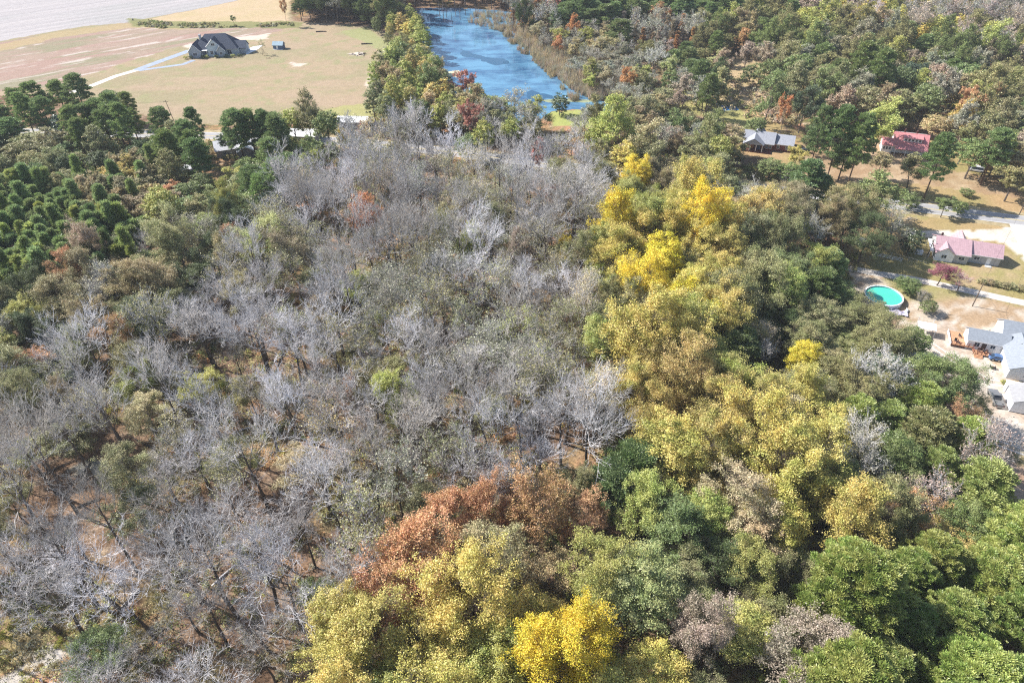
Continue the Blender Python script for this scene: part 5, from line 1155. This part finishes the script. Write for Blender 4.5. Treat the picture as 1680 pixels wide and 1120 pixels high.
# ------------------------------------------------------------------ vehicles
def lathe_wheel(parent, x, y, r=.36, w=.24):
    t = MB(); t.tube([(x, y - w / 2, r), (x, y + w / 2, r)], r, 16); wo = t.build('wheel', solid('tyre', (.02, .02, .02), .8), parent)
    MB().tube([(x, y - w / 2 - .012, r), (x, y + w / 2 + .012, r)], r * .55, 12).build('rim', solid('steel_rim', (.45, .45, .47), .3, .8), wo)
def vehicle(kind, label, loc, rz, paint, L=4.6, Wd=1.8, truck=False, van=False):
    """front towards +x"""
    t = thing(kind, label, 'truck' if truck else 'van' if van else 'car', loc, rz); hw = Wd / 2
    pm = solid('paint_' + paint[0], paint[1], .3, .3, noise=.03); gl = SHADEGLASS
    h_ = 1.0 if truck else .85
    if truck:
        b = MB(); f0, f1 = -L / 2, L / 2
        b.prism([(f0, .45), (f1, .45), (f1, h_ - .08), (f1 - .9, h_ + .08), (.9, h_ + .1), (-.45, h_ + .1), (-.45, .62), (f0 + .12, .62), (f0 + .12, h_), (f0, h_)], -hw, hw, 'q')
    else:
        b = MB(); f0, f1 = -L / 2, L / 2
        b.prism([(f0, .35), (f1, .35), (f1, .62), (f1 - .25, .75), (.95, h_ + .02), (f0 + .7, h_ + .05), (f0 + .05, h_ - .02)], -hw, hw, 'q')
    bo = b.build('body', pm, t, bevel=.05)
    if truck:
        for y in (-hw + .04, hw - .04):
            MB().box(-L / 2 + .12, -.45, y - .04, y + .04, .62, h_ + .02).build('bed_side', pm, t)
        MB().prism([(-.45, h_ + .1), (1.15, h_ + .1), (.55, 1.72), (-.35, 1.74)], -hw + .12, hw - .12, 'q').build('cab', pm, t, bevel=.04)
        MB().prism([(-.40, h_ + .16), (1.02, h_ + .16), (.50, 1.66), (-.30, 1.66)], -hw + .10, hw - .10, 'q').build('side_window', gl, t)
        MB().poly([(1.17, -hw + .2, h_ + .14), (1.17, hw - .2, h_ + .14), (.60, hw - .26, 1.68), (.60, -hw + .26, 1.68)], [(0, 1, 2, 3)]).build('windscreen', gl, t)
        MB().poly([(-.47, -hw + .25, h_ + .2), (-.47, hw - .25, h_ + .2), (-.40, hw - .28, 1.66), (-.40, -hw + .28, 1.66)], [(0, 1, 2, 3)]).build('rear_window', gl, t)
        MB().box(-L / 2 - .12, -L / 2 - .01, -hw + .05, hw - .05, .42, .58).build('bumper', solid('chrome', (.5, .5, .5), .25, .9), t)
    else:
        top = 1.95 if van else 1.45; xf = 1.5 if van else .55
        MB().prism([(-L / 2 + .25, h_), (xf + .6, h_), (xf - .1, top - .06), (xf - .5, top), (-L / 2 + .75, top), (-L / 2 + .35, top - .08)], -hw + .1, hw - .1, 'q').build('cabin', pm, t, bevel=.04)
        MB().prism([(-L / 2 + .45, h_ + .12), (xf + .35, h_ + .12), (xf - .12, top - .14), (-L / 2 + .75, top - .14)], -hw + .08, hw - .08, 'q').build('side_window', gl, t)
        MB().poly([(xf + .56, -hw + .22, h_ + .08), (xf + .56, hw - .22, h_ + .08), (xf - .04, hw - .26, top - .1), (xf - .04, -hw + .26, top - .1)], [(0, 1, 2, 3)]).build('windscreen', gl, t)
    for x in (-L / 2 + .85, L / 2 - .85):
        for y in (-hw + .1, hw - .1): lathe_wheel(t, x, y)
    for y in (-hw + .25, hw - .25):
        MB().box(L / 2 - .02, L / 2 + .03, y - .14, y + .14, .6, .74).build('headlight', solid('lamp_glass', (.8, .8, .75), .1), t)
        MB().box(-L / 2 - .03, -L / 2 + .02, y - .1, y + .1, .66, .86).build('taillight', solid('red_lamp', (.4, .02, .02), .2), t)
    return t
tk = gp(1632, 656)
vehicle('pickup_truck', 'silver pickup truck parked on the sand beside the white garage', (tk[0], tk[1], 0), HA + math.radians(98), ('silver', (.24, .24, .24)), 5.4, 1.95, truck=True)
vehicle('parked_car', 'blue and white covered car tucked beside the deck of the white house', (*local((111.2, 113.4), -1.2, 6.3)[:2], 0), HA + math.radians(180), ('blue', (.09, .17, .34)), 2.9, 1.5)
q = gp(1601, 281); vehicle('van', 'white van in the shade right of the red roofed house', (q[0], q[1], 0), math.radians(150), ('white', (.75, .76, .8)), 4.8, 1.9, van=True)
q = gp(1318, 250); vehicle('parked_car', 'dark car parked at the right end of the grey roofed house', (q[0], q[1], 0), math.radians(160), ('dark', (.05, .06, .07)), 4.4, 1.8)
q = gp(1408, 398); vehicle('parked_car', 'white car under the trees left of the dark magnolia', (q[0], q[1], 0), math.radians(150), ('white', (.75, .76, .8)), 4.3, 1.8)
q = gp(1640, 288); vehicle('parked_car', 'dusty grey car far right among the leaves', (q[0], q[1], 0), math.radians(20), ('grey', (.3, .29, .28)), 4.3, 1.8)

# ------------------------------------------------------------------ poles, wires, rails, small things
def pole(label, px_, py_, h, wood=True, tilt=0, cross=True):
    b_ = gp(px_, py_); t = thing('utility_pole', label, 'pole', (b_[0], b_[1], 0))
    MB().tube([(0, 0, -.2), (tilt, 0, h)], [.15, .10], 8).build('pole', solid('weathered_pole', (.16, .12, .09), .9), t)
    if cross: MB().box(-1.1 + tilt, 1.1 + tilt, -.05, .05, h - .6, h - .48).build('crossarm', solid('weathered_pole', (.16, .12, .09), .9), t)
    return np.array([b_[0] + tilt, b_[1], h - .4])
pa = pole('leaning utility pole beyond the highway at the field edge', 286, 200, 9, tilt=-.8); pb = pole('utility pole hidden in the pine row by the highway', 60, 205, 9)
pc_ = pole('bare pole standing in the sandy yard below the red tree', 1595, 502, 7, cross=False); pd_ = pole('thin pole on the grass left of the pink metal roof', 1522, 418, 5, cross=False)
pe_ = pole('utility pole beside the highway near the sand drive', 1672, 352, 9)
def wire(a_, b_, sag, label):
    pts = [a_ + (b_ - a_) * t - np.array([0, 0, sag * 4 * t * (1 - t)]) for t in np.linspace(0, 1, 12)]
    MB().tube(pts, .02, 4).build('power_line', solid('black_wire', (.02, .02, .02), .6), label=label, category='wire')
wire(pa, pb, .9, 'thin black power line along the highway through the pine row'); wire(pe_, pc_, .8, 'thin power line from the highway to the yard pole')
wire(pc_, np.array([*local((111.2, 113.4), 1.2, 17)[:2], 4.2]), .5, 'service wire from the yard pole to the white house')
fr = gp(1434, 420); fe = gp(1478, 430); d_ = fe - fr; L_ = float(np.hypot(*d_[:2]))
fn = thing('rail_fence', 'white three-rail fence section in the shade above the sandy track', 'fence', (fr[0], fr[1], 0), math.atan2(d_[1], d_[0]))
for k in range(4): MB().box(k * L_ / 3 - .06, k * L_ / 3 + .06, -.06, .06, 0, 1.3).build('post', WHITE, fn)
for z in (.35, .75, 1.15): MB().box(0, L_, .062, .10, z - .06, z + .06).build('rail', WHITE, fn)
fr = gp(1448, 416); fe = gp(1518, 436); d_ = fe - fr; L_ = float(np.hypot(*d_[:2]))
fn = thing('wire_fence', 'low pale fence line running above the rail fence to the red tree', 'fence', (fr[0], fr[1], 0), math.atan2(d_[1], d_[0]))
for k in range(6): MB().box(k * L_ / 5 - .05, k * L_ / 5 + .05, -.05, .05, 0, 1.1).build('post', solid('pale_post', (.5, .47, .42), .8), fn)
MB().box(0, L_, .052, .075, 1.0, 1.08).build('rail', solid('pale_post', (.5, .47, .42), .8), fn)
for i in range(7):
    q = gp(1612 + i * 12.5, 461 + i * 2.3, .7); plant('shrub', q[0], q[1], 1.5, 1.25, 'brown' if i % 2 else 'olive', .5, f'{["first", "second", "third", "fourth", "fifth", "sixth", "last"][i]} clipped shrub from the red tree along the garden bed', 'row of clipped shrubs along the garden bed')
bd = gp(586, 90); t = thing('debris_pile', 'pale pile of boards and rubble alone in the far field', 'pile', (bd[0], bd[1], 0))
for k in range(14):
    m_ = MB(); a_ = rnd.random() * 6.28; x, y = rnd.uniform(-3.5, 3.5), rnd.uniform(-1.5, 1.5); l = rnd.uniform(.8, 2.4); z = rnd.uniform(.1, .8)
    m_.tube([(x - l * math.cos(a_), y - l * math.sin(a_), z * .4), (x + l * math.cos(a_), y + l * math.sin(a_), z)], [.2, .14], 4); m_.build('board', solid('pale_board', (.5, .45, .4), .9) if k % 3 else BARK, t)
for i, (px_, py_, lb) in enumerate(((527, 53, 'dark log lying on the grass by the far grove'), (602, 73, 'short dark log near the far corner of the field'))):
    b_ = gp(px_, py_); t = thing('fallen_log', lb, 'log', (b_[0], b_[1], 0)); MB().tube([(-3, 0, .3), (0, .3, .35), (3, 0, .3)], [.35, .3, .22], 7).build('trunk', BARK, t)
pl_ = gp(428, 88); t = thing('play_set', 'small wooden play set in the grass right of the large blue house', 'play set', (pl_[0], pl_[1], 0)); wd = solid('play_wood', (.35, .25, .15), .8)
for x in (-1.6, 1.6): MB().tube([(x, -.8, 0), (x, 0, 2.2)], .07, 5).build('leg', wd, t); MB().tube([(x, .8, 0), (x, 0, 2.15)], .07, 5).build('leg', wd, t)
MB().tube([(-1.8, 0, 2.2), (1.8, 0, 2.2)], .07, 5).build('beam', wd, t); MB().box(-.3, .3, -.15, .15, .5, .56).build('seat', solid('black_plastic', (.03, .03, .035), .6), t)
for i, (px_, py_) in enumerate(((436, 92), (440, 96))):
    b_ = gp(px_, py_); t = thing('garden_bench', ['low dark bench nearer the play set', 'low dark bench farther from the play set'][i], 'bench', (b_[0], b_[1], 0), .1); MB().box(-1, 1, -.25, .25, .42, .5).build('seat', wd, t)
    for x in (-.8, .8): MB().box(x - .06, x + .06, -.2, .2, 0, .418).build('leg', wd, t)
b_ = gp(1598, 545); t = thing('garden_swing', 'white frame with a red-brown bench beside the grey roofed wing', 'swing', (b_[0] + 6.3, b_[1] + .5, 0), HA)
for x in (-.9, .9): MB().tube([(x, -.6, 0), (x, 0, 1.9), (x, .6, 0)], .05, 5).build('frame', WHITE, t)
MB().box(-.75, .75, -.25, .25, .45, .52).build('seat', DRAIL, t); MB().box(-.75, .75, .2, .26, .522, 1.0).build('backrest', DRAIL, t); MB().tube([(-.9, 0, 1.9), (.9, 0, 1.9)], .05, 5).build('beam', WHITE, t)
# small yard machine beside the white wall
b_ = local((111.2, 113.4), -2.3, 2.6); t = thing('garden_cart', 'small dark garden cart with a pale load by the white wall', 'cart', (b_[0], b_[1], 0), HA)
MB().box(-.6, .6, -.4, .4, .35, .7).build('tray', solid('black_plastic', (.03, .03, .035), .6), t, bevel=.03); MB().box(-.4, .4, -.3, .3, .702, .95).build('load', solid('pale_sack', (.65, .5, .42), .9), t, bevel=.08); lathe_wheel(t, .35, -.45, .22, .1); lathe_wheel(t, .35, .45, .22, .1)

DEADW = solid('dead_wood', (.26, .22, .20), .9)
for i, (px_, py_, h_) in enumerate(((722, 30, 11), (728, 34, 12), (733, 30, 10), (742, 40, 9), (748, 28, 11), (755, 33, 8), (764, 26, 10), (781, 30, 9), (802, 34, 10), (812, 40, 11), (820, 36, 9), (826, 52, 10), (838, 46, 8), (848, 36, 9), (860, 44, 8), (869, 84, 6), (880, 92, 5), (893, 98, 6), (930, 136, 5), (934, 140, 6), (940, 143, 5), (948, 144, 6), (988, 164, 7))):
    b_ = gp(px_, py_); w_ = ['thin', 'crooked', 'straight', 'broken', 'leaning'][i % 5]
    t = thing('dead_tree', f'{w_} dead trunk standing in the pond, {px_ / 16.8:.1f}% across {py_ / 11.2:.1f}% down', 'dead tree', (b_[0], b_[1], 0), rnd.random() * 6, 'dead trunks standing in the pond')
    l_ = rnd.uniform(-.6, .6); MB().tube([(0, 0, -.3), (l_ * .4, 0, h_ * .5), (l_, .2, h_)], [.2, .13, .04], 5).build('trunk', DEADW, t)
    mb_ = MB()
    for k in range(7):
        f = rnd.uniform(.35, .95); a_ = rnd.random() * 6.28; l2 = rnd.uniform(.6, 1.8) * (1.2 - f); mb_.tube([(l_ * f, .2 * f, h_ * f), (l_ * f + l2 * math.cos(a_), l2 * math.sin(a_), h_ * f + l2 * .7)], [.05, .02], 4)
    mb_.build('branches', DEADW, t)

# ------------------------------------------------------------------ undergrowth, reeds, hedge: nobody could count these
def clumpfield(name, pts, rad, hgt, cols, per, size, label, needle=False):
    """small leafy clumps: pts (n,2), per leaves each"""
    n = len(pts); k = np.repeat(np.arange(n), per); m_ = len(k)
    d = unit(rng.normal(size=(m_, 3))); d[:, 2] = np.abs(d[:, 2])
    rr = rad[k] * rng.uniform(.3, 1, m_); P_ = np.stack([pts[k, 0] + d[:, 0] * rr, pts[k, 1] + d[:, 1] * rr, .08 + d[:, 2] * hgt[k] * rng.uniform(.35, 1, m_)], 1)
    col = cols[k] * rng.uniform(.65, 1.35, (m_, 1))
    if needle:
        up = unit(np.stack([rng.normal(0, .25, m_), rng.normal(0, .25, m_), np.ones(m_)], 1)); side = unit(np.cross(up, rng.normal(size=(m_, 3)))) * size * .5
        P_[:, 2] = 0; L = (hgt[k] * rng.uniform(.5, 1.1, m_))[:, None]
        V = np.stack([P_ - side, P_ + side, P_ + up * L + side * .3, P_ + up * L - side * .3], 1).reshape(-1, 3); F = np.arange(4 * m_).reshape(-1, 4)
    else: V, F = leaf_quads(P_, unit(d * .4 + rng.normal(0, .5, (m_, 3)) + [0, 0, .6]), size)
    T = np.concatenate([col, np.ones((m_, 1))], 1)
    return link(name, mesh_np(name, V, [F], [BRUSH], T), kind='stuff', label=label)
def rgbs(names, n): a_ = np.array([COL[c] for c in names]); return a_[rng.integers(0, len(a_), n)] * rng.uniform(.7, 1.15, (n, 1))
def scatter(poly_px, n, z=0.0):
    w_ = np.array(wpoly(poly_px)); lo, hi = w_.min(0), w_.max(0); out = []
    while len(out) < n:
        c = lo + (hi - lo) * rng.random((n * 3, 2)); out += list(c[inpoly(c[:, 0], c[:, 1], w_)])
    return np.array(out[:n])
def keep(p):
    ok = ~inpoly(p[:, 0], p[:, 1], NOTREE_POND)
    for q in NOTREE: ok &= ~inpoly(p[:, 0], p[:, 1], q)
    for i in np.where(ok)[0]:
        if on_road(p[i, 0], p[i, 1], 5.5): ok[i] = False
    return p[ok]
W1 = [(-60, 1180), (-60, 640), (180, 560), (400, 380), (480, 290), (600, 230), (900, 260), (1000, 300), (1000, 620), (1040, 700), (960, 860), (620, 960), (560, 1180)]
p = keep(scatter(W1, 8500)); dens = fbm(p[:, 0] / 14 + 3, p[:, 1] / 14); p = p[dens > .42]; n = len(p)
clumpfield('undergrowth', p, rng.uniform(.5, 2.0, n), rng.uniform(.5, 2.6, n), rgbs(['olive', 'ygreen', 'pale', 'greyg', 'greyg', 'olive', 'tan', 'green', 'rust'], n), 70, .19, 'mixed green and tan undergrowth beneath the bare trees')
p = keep(scatter([(1000, 620), (1040, 360), (960, 240), (1000, 190), (1230, 200), (1290, 300), (1380, 370), (1440, 500), (1520, 600), (1600, 760), (1760, 900), (1760, 1180), (560, 1180), (620, 950), (960, 850)], 4200)); n = len(p)
clumpfield('undergrowth', p, rng.uniform(.6, 2.2, n), rng.uniform(.6, 2.6, n), rgbs(['olive', 'green', 'dk', 'brown', 'olive', 'ygreen'], n), 45, .30, 'dark green undergrowth beneath the leafy trees')
p = keep(scatter([(980, 175), (900, 30), (980, -30), (1760, -30), (1760, 340), (1560, 230), (1200, 200)], 5000)); n = len(p)
clumpfield('undergrowth', p, rng.uniform(1.2, 3.2, n), rng.uniform(1.0, 3.6, n), rgbs(['olive', 'brown', 'greyg', 'green', 'tan', 'pink'], n), 26, .60, 'low scrub beneath the far woods')
p = keep(scatter([(-100, 640), (-100, 225), (230, 225), (560, 200), (560, 240), (430, 330), (400, 400), (200, 560)], 3000)); n = len(p)
clumpfield('undergrowth', p, rng.uniform(.8, 2.4, n), rng.uniform(.6, 2.6, n), rgbs(['green', 'dk', 'olive', 'tan', 'pine'], n), 36, .40, 'green scrub between the young pines and the hidden yard')
p = keep(scatter([(600, 225), (610, 120), (680, 80), (780, 150), (880, 190), (900, 235)], 900)); n = len(p)
clumpfield('undergrowth', p, rng.uniform(1, 2.6, n), rng.uniform(1, 4, n), rgbs(['olive', 'ygreen', 'greyg', 'tan'], n), 40, .5, 'dense scrub on the wooded spit')
p = keep(scatter([(-100, 300), (90, 268), (250, 262), (235, 400), (110, 450), (-100, 480)], 2600)); n = len(p)
clumpfield('undergrowth', p, rng.uniform(.8, 1.8, n), rng.uniform(3.5, 8.5, n), rgbs(['ypine', 'green', 'ypine', 'olive', 'tan'], n) * .9, 150, .24, 'low green growth filling between the young pines')
# reeds and grey stems in the shallow side of the pond
p = scatter([(850, 55), (905, 60), (970, 90), (1020, 130), (1035, 168), (970, 166), (935, 146), (905, 120), (872, 92), (845, 68)], 3200); p = p[fbm(p[:, 0] / 6, p[:, 1] / 6) > .40]; n = len(p)
clumpfield('reeds', p, np.full(n, .8), rng.uniform(2, 5, n), rgbs(['greyg', 'tan', 'pink', 'greyg'], n) * 1.1, 26, .14, 'grey reeds and thin stems standing at the pond edge', True)
p = scatter([(815, 45), (860, 50), (915, 95), (955, 140), (985, 165), (940, 168), (915, 140), (880, 105), (845, 80)], 2600); p = p[fbm(p[:, 0] / 5 + 30, p[:, 1] / 5) > .56]; n = len(p)
clumpfield('reeds', p, np.full(n, 1.0), rng.uniform(1, 3.5, n), rgbs(['greyg', 'tan', 'brown', 'pink'], n), 22, .13, 'ragged grey-brown reed patches growing out into the pond', True)
p = scatter([(775, 20), (850, 24), (870, 45), (850, 58), (800, 48), (770, 38)], 260); n = len(p)
clumpfield('reeds', p, np.full(n, .8), rng.uniform(1.5, 4, n), rgbs(['greyg', 'pink', 'tan'], n), 22, .12, 'thin reddish stems standing in the far water', True)
p = scatter([(207, 40), (215, 33), (300, 38), (400, 40), (480, 38), (480, 44), (380, 46), (260, 47)], 420); p = p[fbm(p[:, 0] / 7, p[:, 1] / 7 + 5) > .45]; n = len(p)
clumpfield('hedge_brush', p, rng.uniform(.6, 1.8, n), rng.uniform(.4, 1.5, n), rgbs(['olive', 'green', 'brown', 'greyg'], n), 26, .5, 'low brushy hedge line across the far field')
p = scatter([(1370, 135), (1440, 190), (1560, 215), (1700, 260), (1700, 240), (1560, 195), (1450, 165), (1400, 130)], 900); n = len(p)
clumpfield('meadow_brush', p, rng.uniform(.8, 2.2, n), rng.uniform(.5, 2.2, n), rgbs(['tan', 'brown', 'olive', 'greyg'], n), 24, .4, 'tan brush in the far meadow')
p = scatter([(-20, 1000), (80, 960), (150, 1040), (60, 1100), (-20, 1130)], 120); n = len(p)
clumpfield('dry_grass', p, rng.uniform(.3, .9, n), rng.uniform(.3, .8, n), rgbs(['tan', 'ygreen', 'olive'], n), 60, .10, 'dry grass tufts beside the sandy track', True)

# ------------------------------------------------------------------ haze
mt, nt, out = newmat('haze'); v = N(nt, 'ShaderNodeVolumePrincipled'); v.inputs['Density'].default_value = HAZE
v.inputs['Color'].default_value = (.86, .91, 1.0, 1); v.inputs['Anisotropy'].default_value = .0; nt.links.new(v.outputs[0], out.inputs['Volume'])
MB().box(-5300, 5300, -2300, 8300, -1, 112).build('haze', mt, kind='stuff', label='thin bluish haze over the whole place')
